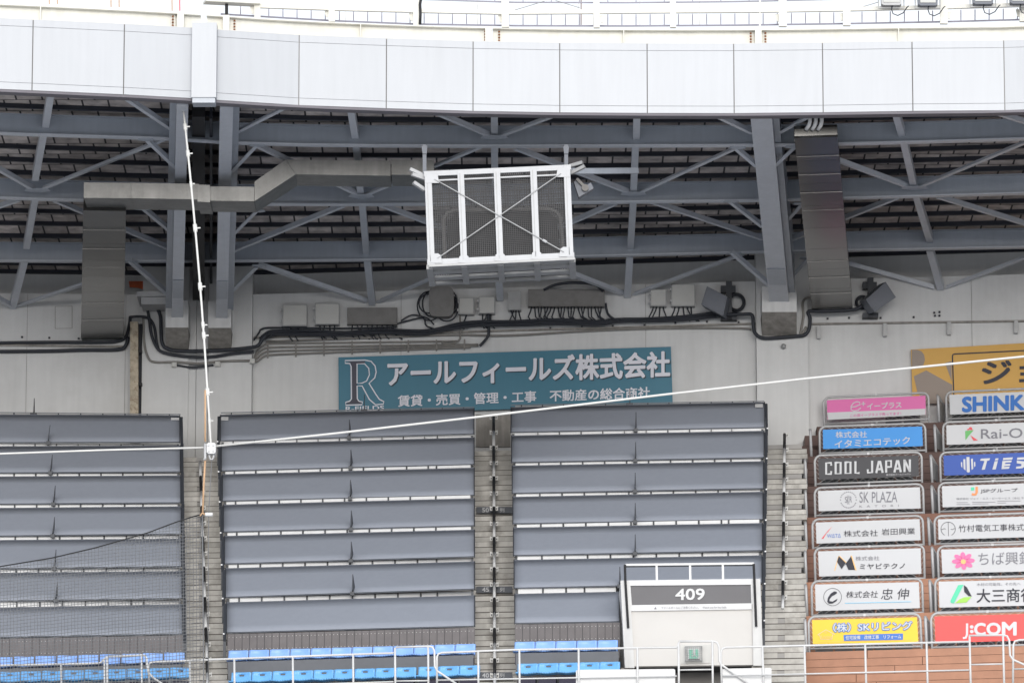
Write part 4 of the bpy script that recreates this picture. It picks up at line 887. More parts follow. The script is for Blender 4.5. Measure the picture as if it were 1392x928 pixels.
# ------------------------------------------------------------------ stairs in the three aisles
aisles = [('left aisle', (247.5, 301), (249.5, 309), 272), ('centre aisle', (646, 695), (647, 699.5), 671), ('right aisle beside the banners', (1040.5, 1094), (1036, 1091), 1066)]
def XatY(xp, y): p = terr_pt(xp, y); return p.x
for ai, (nm, top, botm, mid) in enumerate(aisles):
    root = tag(empty('aisle_stairs', terr_pt(mid, 930)), 'worn concrete stairs climbing the ' + nm, 'stairs', 'aisle stairs between the seat blocks')
    xa0, xa1 = XatY(top[0], 612), XatY(botm[0], 928); xb0, xb1 = XatY(top[1], 612), XatY(botm[1], 928)
    st = MB(); hi = MB(); ntch = MB()
    for n in range(NR - 1):
        def joint(f, z, h=.058):
            ntch.hexa([Vector((xa, f(xa) - .009, z + .001)), Vector((xb, f(xb) - .009, z + .001)), Vector((xb, f(xb) + .01, z + .001)), Vector((xa, f(xa) + .01, z + .001))], [Vector((xa, f(xa) - .009, z + h)), Vector((xb, f(xb) - .009, z + h)), Vector((xb, f(xb) + .01, z + h)), Vector((xa, f(xa) + .01, z + h))])
        t = n / 14.3; xa, xb = lerp(xa0, xa1, t) - .05, lerp(xb0, xb1, t) + .05
        for s in range(3):
            d_ = RD / 3 * (s + 1); zt_ = Z0 - RH * n - RH / 3 * (s) ; z0_ = Z0 - RH * (n + 1)
            if s == 0:
                # facing slab of the row riser, set just proud
                fy = lambda X: D0 + off(X) - RD * n
                joint(lambda X: fy(X) - .022, Z0 - RH * n - RH / 3)
                segs = [(xa, xb)] if ai == 1 else ([(xa, lerp(xa, xb, .40)), (lerp(xa, xb, .56), xb)] if ai == 0 or n > 8 else [])
                for p, q in segs:
                    hx = (MB() if ai != 1 else st).hexa([Vector((p, fy(p) - .022, z0_ + RH * .62)), Vector((q, fy(q) - .022, z0_ + RH * .62)), Vector((q, fy(q) + .05, z0_ + RH * .62)), Vector((p, fy(p) + .05, z0_ + RH * .62))], [Vector((p, fy(p) - .022, Z0 - RH * n + .006)), Vector((q, fy(q) - .022, Z0 - RH * n + .006)), Vector((q, fy(q) + .05, Z0 - RH * n + .006)), Vector((p, fy(p) + .05, Z0 - RH * n + .006))])
                    if ai != 1: build('edge_slab', hx, M['stair'], root)
                continue
            dep = RD / 3 * s; e = random.uniform(-.006, .006)
            f = lambda X: D0 + off(X) - RD * n - dep
            g_ = lambda X: D0 + off(X) - RD * n + .02
            st.hexa([Vector((xa, f(xa) + e, z0_)), Vector((xb, f(xb) + e, z0_)), Vector((xb, g_(xb), z0_)), Vector((xa, g_(xa), z0_))], [Vector((xa, f(xa) + e, zt_)), Vector((xb, f(xb) + e, zt_)), Vector((xb, g_(xb), zt_)), Vector((xa, g_(xa), zt_))])
            joint(f, zt_ - RH / 3)
    build('treads', st, M['stair'], root); build('joint', ntch, M['stair_joint'], root)
    if ai == 1:
        for y, num in ((688.5, '50'), (796.5, '45'), (913, '40')):
            a = [terr_pt(x, y_, -.06) for x, y_ in ((top[0] + 1.5, y), (top[1] + 1, y), (top[1] + 1, y + 8.5), (top[0] + 1.5, y + 8.5))]
            yb0 = a[0].y; a = [terr_pt(x, y_, -.045) for x, y_ in ((top[0] + 1.5, y), (top[1] + 1.5, y), (top[1] + 1.5, y + 8.5), (top[0] + 1.5, y + 8.5))]
            pt = build('row_number_plate', MB().plate(a, (0, .03, 0)), M['row_panel'], root); plc = plane_of(a[0], a[1], a[3])
            m = MB(); put_text(m, num, 655.5, 664.5, y + 1.5, y + 7.2, 0, plc, .012, .03); put_text(m, '列', 679.5, 685.5, y + 1.5, y + 7.2, 0, plc, .012, .02); build('row_lettering', m, M['white'], pt)

# landing drain grate at top of the aisles (dark line)
# handrails
def handrail(xs_, y0, y1, label, step=20.6, brk=1, w0=True):
    r_ = tag(empty('aisle_handrail', terr_pt(xs_[1], y1)), label, 'handrail', 'white and black aisle handrails')
    y = y0; k = 0
    def hp(y, lift=.0):
        x = lerp(xs_[0], xs_[1], (y - y0) / (y1 - y0)); p = terr_pt(x, y, -.5); return p
    while y < y1 - 2:
        ye = min(y + step, y1); build('rail_length', MB().tube([hp(y), hp(ye)], .034, 8), M['white'] if (k % 2 == 0) == w0 else M['black'], r_, True)
        if y > y0 + 30 or not w0:
            p = hp(y); 
            for s in ((1, -1) if brk == 2 else (1,)):
                build('bracket', MB().box(p + Vector((s * .065, .02, -.02)), .055, .04, .09).box(p + Vector((s * .085, -.005, .01)), .02, .02, .05), M['offwhite'], r_); build('bracket_hole', MB().box(p + Vector((s * .058, -.006, -.025)), .022, .02, .035), M['trim'], r_)
        y += step; k += 1
    return r_
handrail((671, 672.5), 566, 945, 'white and black handrail down the middle of the centre aisle', 20.6, 2, False)
handrail((1066.5, 1064), 590, 826, 'white and black handrail down the right aisle beside the banners', 20.0, 1, False)
handrail((272, 283), 627, 945, 'white and black handrail down the left aisle behind the ropes', 20.6, 1, True)

# ------------------------------------------------------------------ lower edge of the blocks: board skirt, blue seats, row panels
lower = {'L': dict(x0=-58, x1=248.5, skirt=(866, 861.5, 890, 885.5), A=(-38.6, 29.2, 10, 25.7, (907.5, 901)), B=(-57, 29.0, 11, 24.5, (928, 922)), pan=(909, 902.5, 926, 919), ra=(0, 245)),
         'M': dict(x0=309, x1=645.5, skirt=(860, 851, 884.5, 877), A=(311.6, 28.05, 12, 25.4, (899, 889.6)), B=(316.5, 28.0, 12, 23.5, (929, 919)), pan=(899.5, 890, 917.5, 907.5), ra=(304, 643)),
         'R': dict(x0=700, x1=843, skirt=(847, 844, 873, 870), A=(700.8, 28.2, 5, 25.2, (887, 884.5)), B=(706, 27.8, 5, 23.5, (917, 914)), pan=(887.5, 885, 905, 903), ra=(700, 840))}
def seat_proto(mt, slot):
    """a shell seat: upright rounded back, pan, and dark bracket; built at the origin facing -Y, width 0.43"""
    r_ = empty('stadium_seat', (0, 0, 0)); W, H = .43, .24
    m = MB(); NX, NZ = 8, 5; ids = {}
    for i in range(NX + 1):
        for j in range(NZ + 1):
            u, v = i / NX * 2 - 1, j / NZ; x = u * W / 2; z = v * H; y = -.05 * u * u + .07 * v - (.03 if v > .95 else 0)
            if v > .9 and abs(u) > .9: z -= .012
            if v < .1 and abs(u) > .9: x *= .98
            m.v.append(Vector((x, y, z))); ids[i, j] = len(m.v) - 1
    for i in range(NX):
        for j in range(NZ):
            if slot and j == 3 and i in (3, 4): continue
            m.f.append((ids[i, j], ids[i + 1, j], ids[i + 1, j + 1], ids[i, j + 1]))
    b = build('seat_back', m, M[mt], r_, True); s = b.modifiers.new('thickness', 'SOLIDIFY'); s.thickness = .022; s.offset = 1
    m = MB(); 
    for i in range(NX):
        for j in range(3):
            f = lambda a, c: Vector(((a / NX * 2 - 1) * W / 2, -.02 - .36 * c / 3, -.03 - .02 * math.sin(c / 3 * math.pi) + .02 * abs(a / NX * 2 - 1)))
            m.quad(f(i, j), f(i + 1, j), f(i + 1, j + 1), f(i, j + 1))
    b = build('seat_pan', m, M[mt], r_, True); s = b.modifiers.new('thickness', 'SOLIDIFY'); s.thickness = .022; s.offset = -1
    build('seat_bracket', MB().box((0, -.1, -.17), .36, .22, .2), M['seat_dark'], r_)
    return r_
def dup(root):
    r_ = root.copy(); C.objects.link(r_)
    for ch in root.children:
        c = ch.copy(); C.objects.link(c); c.parent = r_
    return r_
protoA, protoB = seat_proto('seat', False), seat_proto('seat2', True); usedA = usedB = False
bname = {'L': 'left block behind the net', 'M': 'middle block', 'R': 'block beside the 409 entrance'}
for key, d in lower.items():
    ra, rb_ = d['ra']
    def lin(a, c, x): return a + (c - a) * (x - ra) / (rb_ - ra)
    sk = d['skirt']; P = []
    zT = at_y(304, 860, 119.45).z if key == 'M' else None
    dS = 119.45 + {'L': -.02, 'M': 0, 'R': 0}[key]
    zT = at_y(304, 861, 119.45).z
    a = [at_z(d['x0'], lin(sk[0], sk[1], d['x0']) + 1.5, zT - .01), at_z(d['x1'], lin(sk[0], sk[1], d['x1']) + 1.5, zT - .01)]
    a = [a[0], a[1], a[1] + Vector((0, 0, -.75)), a[0] + Vector((0, 0, -.75))]
    root = tag(empty('board_skirt', (a[2] + a[3]) / 2), 'brown grey skirt of narrow upright boards under the covers, ' + bname[key], 'skirt', 'board skirts under the covers')
    nB = int((a[1] - a[0]).length / .158); ex = (a[1] - a[0]) / nB
    m = MB()
    for i in range(nB): p = a[0] + ex * i; m.plate([p + ex * .03, p + ex * .97, p + ex * .97 + Vector((0, 0, -.75)), p + ex * .03 + Vector((0, 0, -.75))], (0, .02, 0))
    build('boards', m, mat('brown_grey_board', (0.155, 0.143, 0.145), .7, .1, 3) if key == 'L' else bpy.data.materials['brown_grey_board'], root)
    build('backing', MB().plate([v + Vector((0, .03, 0)) for v in a], (0, .02, 0)), M['trim'], root)
    sc = MB()
    for i in range(nB):
        for z in (-.07, -.33):
            for t in (.25, .75): p = a[0] + ex * (i + t) + Vector((0, -.004, z)); sc.box(p, .012, .01, .014)
    build('screws', sc, M['box'], root)
    # row panel
    pn = d['pan']; zP = at_y(304, 900, 118.45).z
    a = [at_z(d['x0'] + 1, lin(pn[0], pn[1], d['x0']), zP), at_z(d['x1'] - 2, lin(pn[0], pn[1], d['x1']), zP)]
    a = [a[0], a[1], a[1] + Vector((0, .12, -.36)), a[0] + Vector((0, .12, -.36))]
    tag(build('row_panel', MB().plate(a, (0, .03, .01)), M['row_panel']), 'grey panel between the two blue seat rows, ' + bname[key], 'panel', 'grey panels between blue seat rows')
    bar = [a[2] + Vector((0, .25, -.36)), a[3] + Vector((0, .25, -.36))]
    tag(build('seat_rail', MB().beam(bar[0], bar[1], .06, .06), M['seat_dark']), 'dark rail carrying the front blue seats, ' + bname[key], 'rail', 'dark seat rails')
    for row, cfg, pr, dist in (('back', d['A'], protoA, 118.9), ('front', d['B'], protoB, 118.0)):
        x0, pitch, cnt, wpx, (yl, yr) = cfg
        zz = at_y(304, lower['M']['A' if row == 'back' else 'B'][4][0], dist).z
        seen = 0
        for i in range(cnt):
            x = x0 + pitch * i + wpx / 2
            if x + wpx / 2 < 2: continue                # wholly outside the frame
            seen += 1
            if key == 'M' and row == 'front' and i > 8: x += 2.5
            y = lin(yl, yr, x); p = at_z(x, y, zz)
            if row == 'back' and not usedA: o = pr; usedA = True
            elif row == 'front' and not usedB: o = pr; usedB = True
            else: o = dup(pr)
            o.location = p; o.rotation_euler = (0, 0, math.atan(.05) if key == 'L' else -math.atan(.125)); o.scale = (wpx / 26.0 * (1.02 if row == 'back' else 1.0),) * 1 + (1, .96) if False else (1, 1, 1)
            vis = ('%s blue seat from the left in the %s row, %s' % (ORD[seen - 1], row, bname[key]))
            tag(o, vis + (' (pale plain back)' if row == 'back' else ' (bright back with hand slot)') if False else vis, 'seat', 'blue plastic seats, %s row, %s' % (row, bname[key]))

# ------------------------------------------------------------------ 409 entrance box
zV = at_y(940, 788, 117.0)
vp = plane_of(at_y(846, 789, 117.35), at_y(1032, 787, 116.85), at_y(846, 900, 117.35))
def vq(x, y, o=0.0): return on_plane(x, y, (vp[0] + vp[1] * o, vp[1]))
ve = tag(empty('entrance_box', vq(940, 906)), 'white concrete entrance box with dark 409 sign band and pipe rail on top', 'entrance')
BK = Vector((0, 4.5, 0))
def vplate(q, o, t, mt, nm, par=None): return build(nm, MB().plate([vq(x, y, o) for x, y in q], (0, t, 0)), M[mt], par or ve)
vplate([(849, 822), (1028, 819.5), (1028, 903), (858, 905)], 0.0, .2, 'beige', 'front_wall')
vplate([(843.5, 788.5), (855.5, 788.3), (862.5, 907), (849.5, 907)], .10, 3.5, 'concrete_white', 'side_wall')
vplate([(1022.5, 786.2), (1033.5, 786), (1037.5, 904), (1024, 904)], .10, 3.5, 'concrete_white', 'side_wall')
vplate([(855, 788.3), (1023, 786.2), (1023, 794), (855, 795.5)], .06, .3, 'white', 'top_beam')
vplate([(855.2, 795), (857, 795), (859, 822), (857, 822)], .055, .2, 'white', 'sign_frame'); vplate([(1020.5, 793), (1022.8, 793), (1024, 820), (1021.5, 820)], .055, .2, 'white', 'sign_frame')
sb = vplate([(856.2, 795.2), (1021, 793), (1021.8, 819), (857.2, 821.5)], .03, .2, 'dark_sign', 'sign_band')
m = MB(); put_text(m, '409', 918.5, 957.5, 800, 814.8, -.012, vp, .05, .024); build('number', m, M['white'], sb)
nb = vplate([(856.5, 821.8), (1022, 819.3), (1022, 827.5), (857, 830)], .045, .2, 'white', 'notice_strip')
m = MB(); put_poly(m, [(889.3, 827.2), (892.5, 827.2), (890.9, 824)], vp, .06); put_text(m, 'ファールボールにご注意ください。　Watch out for foul balls.', 899, 988, 823.8, 827.4, -.012, vp, .06, 0); build('notice_lettering', m, M['ink_grey'], nb)
vplate([(858, 903), (1026, 901.5), (1027, 906), (858, 907)], -.5, .5, 'beige', 'lintel'); 
vplate([(850, 905), (1030, 904), (1030, 990), (850, 990)], -2.6, .1, 'concrete_dirty', 'passage_wall')
build('passage_ceiling', MB().plate([vq(856, 903.5, -.05), vq(1026, 902, -.05), vq(1026, 902, -.05) + Vector((0, 2.6, 0)), vq(856, 903.5, -.05) + Vector((0, 2.6, 0))], (0, 0, .1)), M['steel_dark'], ve)
vplate([(844, 907), (858, 907), (860, 990), (846, 990)], .02, 2.5, 'concrete_dirty', 'passage_jamb'); vplate([(1022, 905), (1036, 905), (1038, 990), (1024, 990)], .02, 2.5, 'concrete_dirty', 'passage_jamb')
for pts in ([(850.5, 767.5), (1025, 765.5)],): build('guard_rail', MB().beam(vq(*pts[0], .05), vq(*pts[1], .05), .06, .045), M['rail'], ve); build('guard_lip', MB().beam(vq(pts[0][0], pts[0][1] + 2.2, .03), vq(pts[1][0], pts[1][1] + 2.2, .03), .02, .028), M['trim'], ve)
for x in (892.5, 938, 982.5): build('guard_post', MB().beam(vq(x, 767.2, .05), vq(x + .4, 789, .05), .045, .04, (0, 1, 0)), M['rail'], ve)
for pts in ([(849.5, 767), (850, 788), (854, 853)], [(1024.5, 766), (1025.5, 788), (1028, 851)]):
    build('guard_post', MB().tube([vq(x, y, .14) for x, y in pts], .026, 8), M['black'], ve)
# exit sign
es = tag(empty('exit_sign', vq(943, 899, .05)), 'green running man exit sign in a rusty wire guard under the 409 band', 'sign')
k8 = lambda L_: [(920 + x / 13.64, 860 + y / 13.64) for x, y in L_]
def ep(q, o, t, mt, nm): return build(nm, MB().plate([vq(x, y, o) for x, y in k8(q)], (0, t, 0)), M[mt], es)
ep([(195, 285), (425, 275), (428, 475), (205, 482)], .12, .1, 'white', 'sign_case')
m = MB(); pe = vp
put_poly(m, k8([(225, 305), (300, 302), (300, 470), (232, 470)]), pe, .15); put_poly(m, k8([(345, 300), (395, 298), (398, 455), (345, 395)]), pe, .15); put_poly(m, k8([(330, 410), (395, 465), (300, 470)]), pe, .15); build('pictogram', m, M['exit_green'], es)
m = MB(); put_poly(m, k8(circ(305, 330, 14, 14, 10)), pe, .165); put_line(m, k8([(312, 345), (322, 390)]), 1.5, pe, .165); put_line(m, k8([(322, 388), (345, 415), (370, 440)]), 1.0, pe, .165); put_line(m, k8([(320, 388), (300, 420), (275, 425)]), 1.0, pe, .165); put_line(m, k8([(278, 385), (300, 358), (345, 365)]), .8, pe, .165); build('running_figure', m, M['white'], es)
m = MB()
for i in range(9):
    m.tube([vq(*k8([(165 + 36 * i, 250)])[0], .24), vq(*k8([(168 + 36 * i, 505)])[0], .24)], .003, 4); m.tube([vq(*k8([(158, 252 + 32 * i)])[0], .24), vq(*k8([(465, 246 + 32 * i)])[0], .24)], .003, 4)
q8 = k8([(160, 250), (465, 245), (470, 505), (165, 510)]); m.tube([vq(x, y, .24) for x, y in q8 + q8[:1]], .009, 6); m.tube([vq(x, y, .1) for x, y in q8 + q8[:1]], .012, 6)
for x, y in q8: m.tube([vq(x, y, .24), vq(x, y, .02)], .012, 5)
build('wire_guard', m, M['galv_dull'], es)
tag(build('sign_backboard', MB().plate([vq(x, y, .02) for x, y in ((925, 876), (966, 875.5), (966, 900.5), (925, 901.5))], (0, .015, 0)), M['offwhite']), 'off white backing board behind the exit sign', 'board')

# ------------------------------------------------------------------ brown wooden tiers and banners
bxs = [XatY(1094, 620), 13.0, 24.0]
def tier(xl, wmat, zt_, D, h, label):
    r_ = tag(empty('wooden_tier', (9, D(9), zt_ - h)), label, 'tier', 'brown boarded tiers under the banners')
    X0, X1 = xl, 26.0; m = MB(); nb = max(1, round(h / .168)); bh = h / nb
    for i in range(nb):
        z0, z1 = zt_ - bh * (i + 1) + .004, zt_ - bh * i - .004; cuts = [X0]; x = X0 + random.uniform(1.0, 2.6)
        while x < X1: cuts.append(x); x += 3.6
        cuts.append(X1)
        for a, c in zip(cuts[:-1], cuts[1:]):
            a2, c2 = a + .006, c - .006
            m.hexa([Vector((a2, D(a2), z0)), Vector((c2, D(c2), z0)), Vector((c2, D(c2) + .03, z0)), Vector((a2, D(a2) + .03, z0))], [Vector((a2, D(a2), z1)), Vector((c2, D(c2), z1)), Vector((c2, D(c2) + .03, z1)), Vector((a2, D(a2) + .03, z1))])
    build('planks', m, M[wmat], r_)
    b = MB().hexa([Vector((X0, D(X0) + .031, zt_ - h)), Vector((X1, D(X1) + .031, zt_ - h)), Vector((X1, D(X1) + 1.6, zt_ - h)), Vector((X0, D(X0) + 1.6, zt_ - h))], [Vector((X0, D(X0) + .031, zt_)), Vector((X1, D(X1) + .031, zt_)), Vector((X1, D(X1) + 1.6, zt_)), Vector((X0, D(X0) + 1.6, zt_))])
    build('joint_backing', b, M['wood_joint'], r_); return r_
offr = lambda X: -0.125 * (XR - XC) - 0.20 * (X - XR)
DB = lambda k: (lambda X: 131.0 - 1.6 * (k - 1) + offr(X))       # banner plane of tier k (k=1 blue banner)
# base heights measured at the banner feet near x=1185
base_y = [578, 618, 659, 701, 744, 789, 835, 884]
zb = []
for k, y in enumerate(base_y): zb.append(on_surf(1185, y, DB(k)).z)
names = ['pink', 'sky blue', 'charcoal', 'first white', 'second white', 'third white', 'fourth white', 'yellow']
desc = ['topmost brown boarded tier, behind the sky blue banner', 'brown boarded tier behind the charcoal banner, second from the top', 'brown boarded tier behind the SK PLAZA banner, third from the top', 'brown boarded tier behind the banner with the red slash logo', 'brown boarded tier behind the banner with the black M logo', 'brown boarded tier behind the banner with the circled C logo', 'brown boarded tier behind the yellow banner', 'tall orange brown boarded front wall behind the railing, below the yellow banner']
lx = [1110, 1094, 1092.5, 1091, 1089.5, 1089, 1088.5, 1093]
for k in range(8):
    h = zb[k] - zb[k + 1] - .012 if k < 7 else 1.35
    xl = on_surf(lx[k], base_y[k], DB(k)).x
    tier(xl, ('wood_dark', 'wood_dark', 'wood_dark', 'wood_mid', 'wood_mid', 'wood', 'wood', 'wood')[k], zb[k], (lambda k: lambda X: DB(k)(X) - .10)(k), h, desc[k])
for i, (x0, y0, y1) in enumerate(((1077, 606, 617.5), (1094, 592, 606))):
    p = [wall_pt(x, y, -1.0) for x, y in ((x0, y0), (1112, y0 - .6), (1112, y1 + 6), (x0, y1))]
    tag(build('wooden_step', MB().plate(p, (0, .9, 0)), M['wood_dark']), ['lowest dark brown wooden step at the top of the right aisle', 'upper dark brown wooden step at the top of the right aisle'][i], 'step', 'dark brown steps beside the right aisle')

c1_ = lambda L_: [(1090 + x / 7.137, 530 + y / 7.137) for x, y in L_]
quads = [
 ('pink', [(1124, 543.8), (1258, 537.6), (1258.5, 563.5), (1125, 570.2)]), ('blue', [(1118.5, 583.8), (1253.5, 579.3), (1254.5, 606), (1119, 610)]), ('charcoal', [(1112, 623), (1248.5, 618.5), (1249, 647), (1113.5, 651.8)]),
 ('banner_white', [(1112, 667), (1250.5, 661.8), (1251.5, 690.6), (1113, 694.4)]), ('banner_white', [(1109, 709.8), (1250, 705), (1251.5, 733.8), (1110, 738.3)]), ('banner_white', [(1112, 749), (1251.5, 744.6), (1252.5, 779.5), (1113.5, 783)]),
 ('banner_white', [(1108, 794), (1249, 790.6), (1250.5, 826), (1109, 829.8)]), ('yellow', [(1104, 842.2), (1246.5, 838.3), (1248.5, 871.8), (1105, 874.8)]),
 ('banner_white', [(1290.5, 536.5), (1425, 530.8), (1426, 558), (1291.5, 563.3)]), ('banner_white', [(1286.5, 577.8), (1422, 572.8), (1423, 600), (1287, 604.3)]), ('royal', [(1282.5, 619), (1420, 613.8), (1421, 642), (1283.5, 646)]),
 ('banner_white', [(1280.5, 660.5), (1419, 655.6), (1420, 685), (1281.5, 689)]), ('banner_white', [(1275, 705.5), (1416, 700.8), (1417, 729), (1276, 733)]), ('banner_white', [(1279.5, 746.5), (1419, 742.6), (1420, 775.5), (1281, 779)]),
 ('banner_white', [(1276, 790), (1417, 787), (1418, 822), (1277, 825.3)]), ('red', [(1270.5, 837.5), (1414, 833.5), (1416, 869), (1272, 873.2)])]
labels = ['pink and white banner in grey pipe frame, topmost of the left column', 'sky blue banner with white Japanese lettering, below the pink banner', 'charcoal banner reading COOL JAPAN in tall white capitals', 'white banner reading SK PLAZA beside a round monogram', 'white banner with red slash logo and black Japanese lettering', 'white banner with black and orange M logo', 'white banner with circled black C logo and light blue underline', 'yellow banner with white outlined lettering and a blue strip',
          'pale banner with strong blue capitals, topmost of the right column', 'white banner with green and red bird logo', 'royal blue banner with white bar emblem and slanted capitals', 'white banner with orange and mint J mark and small text', 'white banner with circled cross logo and thin Japanese lettering', 'white banner with pink flower logo and grey lettering', 'white banner with green leaf triangle logo', 'coral red banner with big white J:COM lettering']
banners = []
for i, ((mt, q), lab) in enumerate(zip(quads, labels)):
    k = i % 8; D = DB(k)
    a = [on_surf(x, y, D) for x, y in q]; plc = plane_of(a[0], a[1], a[3])
    base = on_surf((q[2][0] + q[3][0]) / 2, base_y[k] - (2 if i < 8 else 8), D)
    root = tag(empty('banner', base), lab, 'banner', 'advertising banners in pipe frames')
    build('banner_face', MB().plate(a, (0, .012, 0)), M[mt], root)
    ex = (a[1] - a[0]).normalized(); up = Vector((0, 0, 1)); pad = .075
    bl, br, tr, tl = a[3] - ex * pad, a[2] + ex * pad, a[1] + ex * pad + up * .075, a[0] - ex * pad + up * .075
    rr_ = .15; o_ = Vector((0, .03, 0)); foot = up * .36
    def arc(c, a0, a1): return [c + ex * (rr_ * math.cos(R(lerp(a0, a1, t / 5)))) + up * (rr_ * math.sin(R(lerp(a0, a1, t / 5)))) for t in range(6)]
    path = [bl - foot] + arc(tl + ex * rr_ - up * rr_, 180, 90) + arc(tr - ex * rr_ - up * rr_, 90, 0) + [br - foot]
    build('pipe_frame', MB().tube([p + o_ for p in path], .027, 8), M['galv'], root, True)
    lo = up * .095
    build('lower_rail', MB().tube([bl - lo + o_, br - lo + o_], .024, 8), M['galv'], root, True)
    mid = (bl + br) / 2; build('centre_leg', MB().tube([mid - lo + o_, mid - foot + o_], .027, 8), M['galv'], root, True)
    mt_ = (tl + tr) / 2; build('top_joint', MB().box(mt_ + o_ + TV * .02, .06, .05, .05), M['galv'], root)
    for t in (.37, .63):
        p = lerp(bl, br, t) + Vector((0, .5, -.3)); build('rear_stub', MB().tube([p, p + up * .14 - up * .2], .04, 8), M['galv_dull'], root, True)
    # lacing between face and pipe
    la = MB(); zz = []; nl = 26; fo = TV * .012
    for e0, e1, s0, s1, cnt in ((a[3], a[0], bl, tl, 10), (a[0], a[1], tl, tr, nl), (a[1], a[2], tr, br, 10), (a[2], a[3], br - lo, bl - lo, nl)):
        for t in range(cnt): zz.append(lerp(e0, e1, (t + .5) / cnt) + fo if t % 2 == 0 else lerp(s0, s1, (t + .5) / cnt) + o_ + TV * .03)
    la.tube(zz, .0034, 4)
    build('lace', la, M['rope'], root)
    banners.append((root, plc))
    # seats and tip-up stands behind, seen under the frame
    pz = base + Vector((0, .9, .1))
def K(ox, oy, s): return (lambda L_: [(ox + x / s, oy + y / s) for x, y in L_])
C1, C2, C3, C4, C5, C6 = K(1090, 530, 7.137), K(1090, 655, 6.874), K(1090, 780, 6.268), K(1255, 525, 6.876), K(1255, 655, 6.876), K(1255, 780, 6.27)
def T(i, Kf, body, x0, x1, yt, yb, slope, mt, bold=.0, shear=0, o=.012, nm='lettering'):
    (a, b), (c, d) = Kf([(x0, yt), (x1, yb)]); sc = (c - a) / (x1 - x0)
    build(nm, put_text(MB(), body, a, c, b, d, slope, banners[i][1], o, bold, shear * sc), M[mt], banners[i][0])
def PG(i, Kf, polys, mt, o=.012, nm='emblem'):
    m = MB()
    for p in polys: put_poly(m, Kf(p), banners[i][1], o)
    build(nm, m, M[mt], banners[i][0])
def LN(i, Kf, lines, wd, mt, o=.014, nm='emblem', closed=False):
    m = MB()
    for p in lines: put_line(m, Kf(p), wd, banners[i][1], o, closed)
    build(nm, m, M[mt], banners[i][0])
# 0 pink
PG(0, C1, [[(246, 218), (1200, 180), (1200, 240), (255, 288)]], 'banner_white', .006, 'lower_strip')
LN(0, C1, [[(478, 165), (520, 160), (565, 140), (560, 118), (535, 112), (500, 125), (477, 158), (478, 190), (505, 203), (545, 195), (572, 172)], [(596, 112), (597, 152)], [(578, 133), (616, 131)]], 1.3, 'banner_white')
T(0, C1, 'イープラス', 634, 966, 128, 187, -.05, 'banner_white', .028)
T(0, C1, 'この席イープラスで売ってます！', 470, 962, 232, 262, -.045, 'pink', .012, 0, .014)
# 1 sky blue
T(1, C1, '株式会社', 328, 632, 402, 463, -.012, 'banner_white', .012); T(1, C1, 'イタミエコテック', 318, 1048, 490, 562, -.055, 'banner_white', .014)
# 2 charcoal: block capitals drawn as strokes
SLc = -.035
def cap(xs0, w, yt, h, strokes):
    return [[(xs0 + u * w, yt + v * h + SLc * (xs0 + u * w - 230)) for u, v in s] for s in strokes]
gl = {'C': [[(1, .25), (1, 0), (0, 0), (0, 1), (1, 1), (1, .75)]], 'O': [[(0, 0), (1, 0), (1, 1), (0, 1), (0, -.07)]], 'L': [[(0, -.06), (0, 1), (1, 1)]], 'J': [[(1, -.06), (1, 1), (0, 1), (0, .7)]], 'A': [[(0, 1.06), (.42, 0), (.58, 0), (1, 1.06)], [(.18, .72), (.82, .72)]], 'P': [[(0, 1.06), (0, 0), (1, 0), (1, .55), (0, .55)]], 'N': [[(0, 1.06), (0, -.06)], [(.02, 0), (.98, 1)], [(1, 1.06), (1, -.06)]]}
L_ = []
for ch, x, w_ in (('C', 236, 48), ('O', 328, 48), ('O', 424, 48), ('L', 520, 40), ('J', 640, 42), ('A', 722, 62), ('P', 818, 48), ('A', 898, 62), ('N', 996, 52)): L_ += cap(x, w_, 706, 108, gl[ch])
LN(2, C1, L_, 2.9, 'banner_white', .012, 'lettering')
T(2, C1, '株式会社クールジャパン', 818, 1056, 812, 832, -.04, 'banner_white', .0)
# 3 SK PLAZA
T(3, C2, 'SK PLAZA', 538, 892, 92, 192, -.014, 'ink_grey', -.01); T(3, C2, 'K   A   T   O   R   I', 538, 905, 216, 236, -.02, 'ink_grey', -.005)
T(3, C2, 'S', 402, 424, 135, 192, 0, 'ink_grey', .0); T(3, C2, 'K', 425, 444, 122, 208, 0, 'ink_grey', .0); T(3, C2, 'R', 446, 468, 132, 188, 0, 'ink_grey', .0)
dots = [(435 + 74 * math.cos(R(a)), 165 - 74 * math.sin(R(a))) for a in list(range(20, 161, 14)) + list(range(205, 336, 13)) + [0, 180]]
PG(3, C2, [circ(x, y, 6, 5, 8) for x, y in dots], 'ink_grey')
# 4 red slash
PG(4, C2, [[(183, 528), (230, 470), (237, 466), (200, 528)], [(228, 470), (282, 414), (242, 468)]], 'redp'); T(4, C2, 'WΔTΔ', 235, 364, 482, 518, -.02, 'mid_blue', .0)
T(4, C2, '株式会社', 392, 710, 452, 510, -.02, 'ink', -.008); T(4, C2, '岩田興業', 745, 1058, 434, 495, -.03, 'ink', -.008)
# 5 M logo
PG(5, C2, [[(345, 688), (410, 752), (372, 812), (328, 742)], [(395, 780), (460, 690), (498, 818), (435, 818), (412, 765)]], 'ink'); PG(5, C2, [[(345, 688), (352, 686), (418, 748), (411, 754)], [(454, 686), (468, 686), (512, 824), (498, 820)], [(340, 690), (345, 690), (312, 824), (303, 826)]], 'gold', .009)
T(5, C2, '株式会社', 502, 725, 692, 732, -.015, 'ink_grey', -.01); T(5, C2, 'ミヤビテクノ', 542, 962, 762, 812, -.018, 'ink', .01)
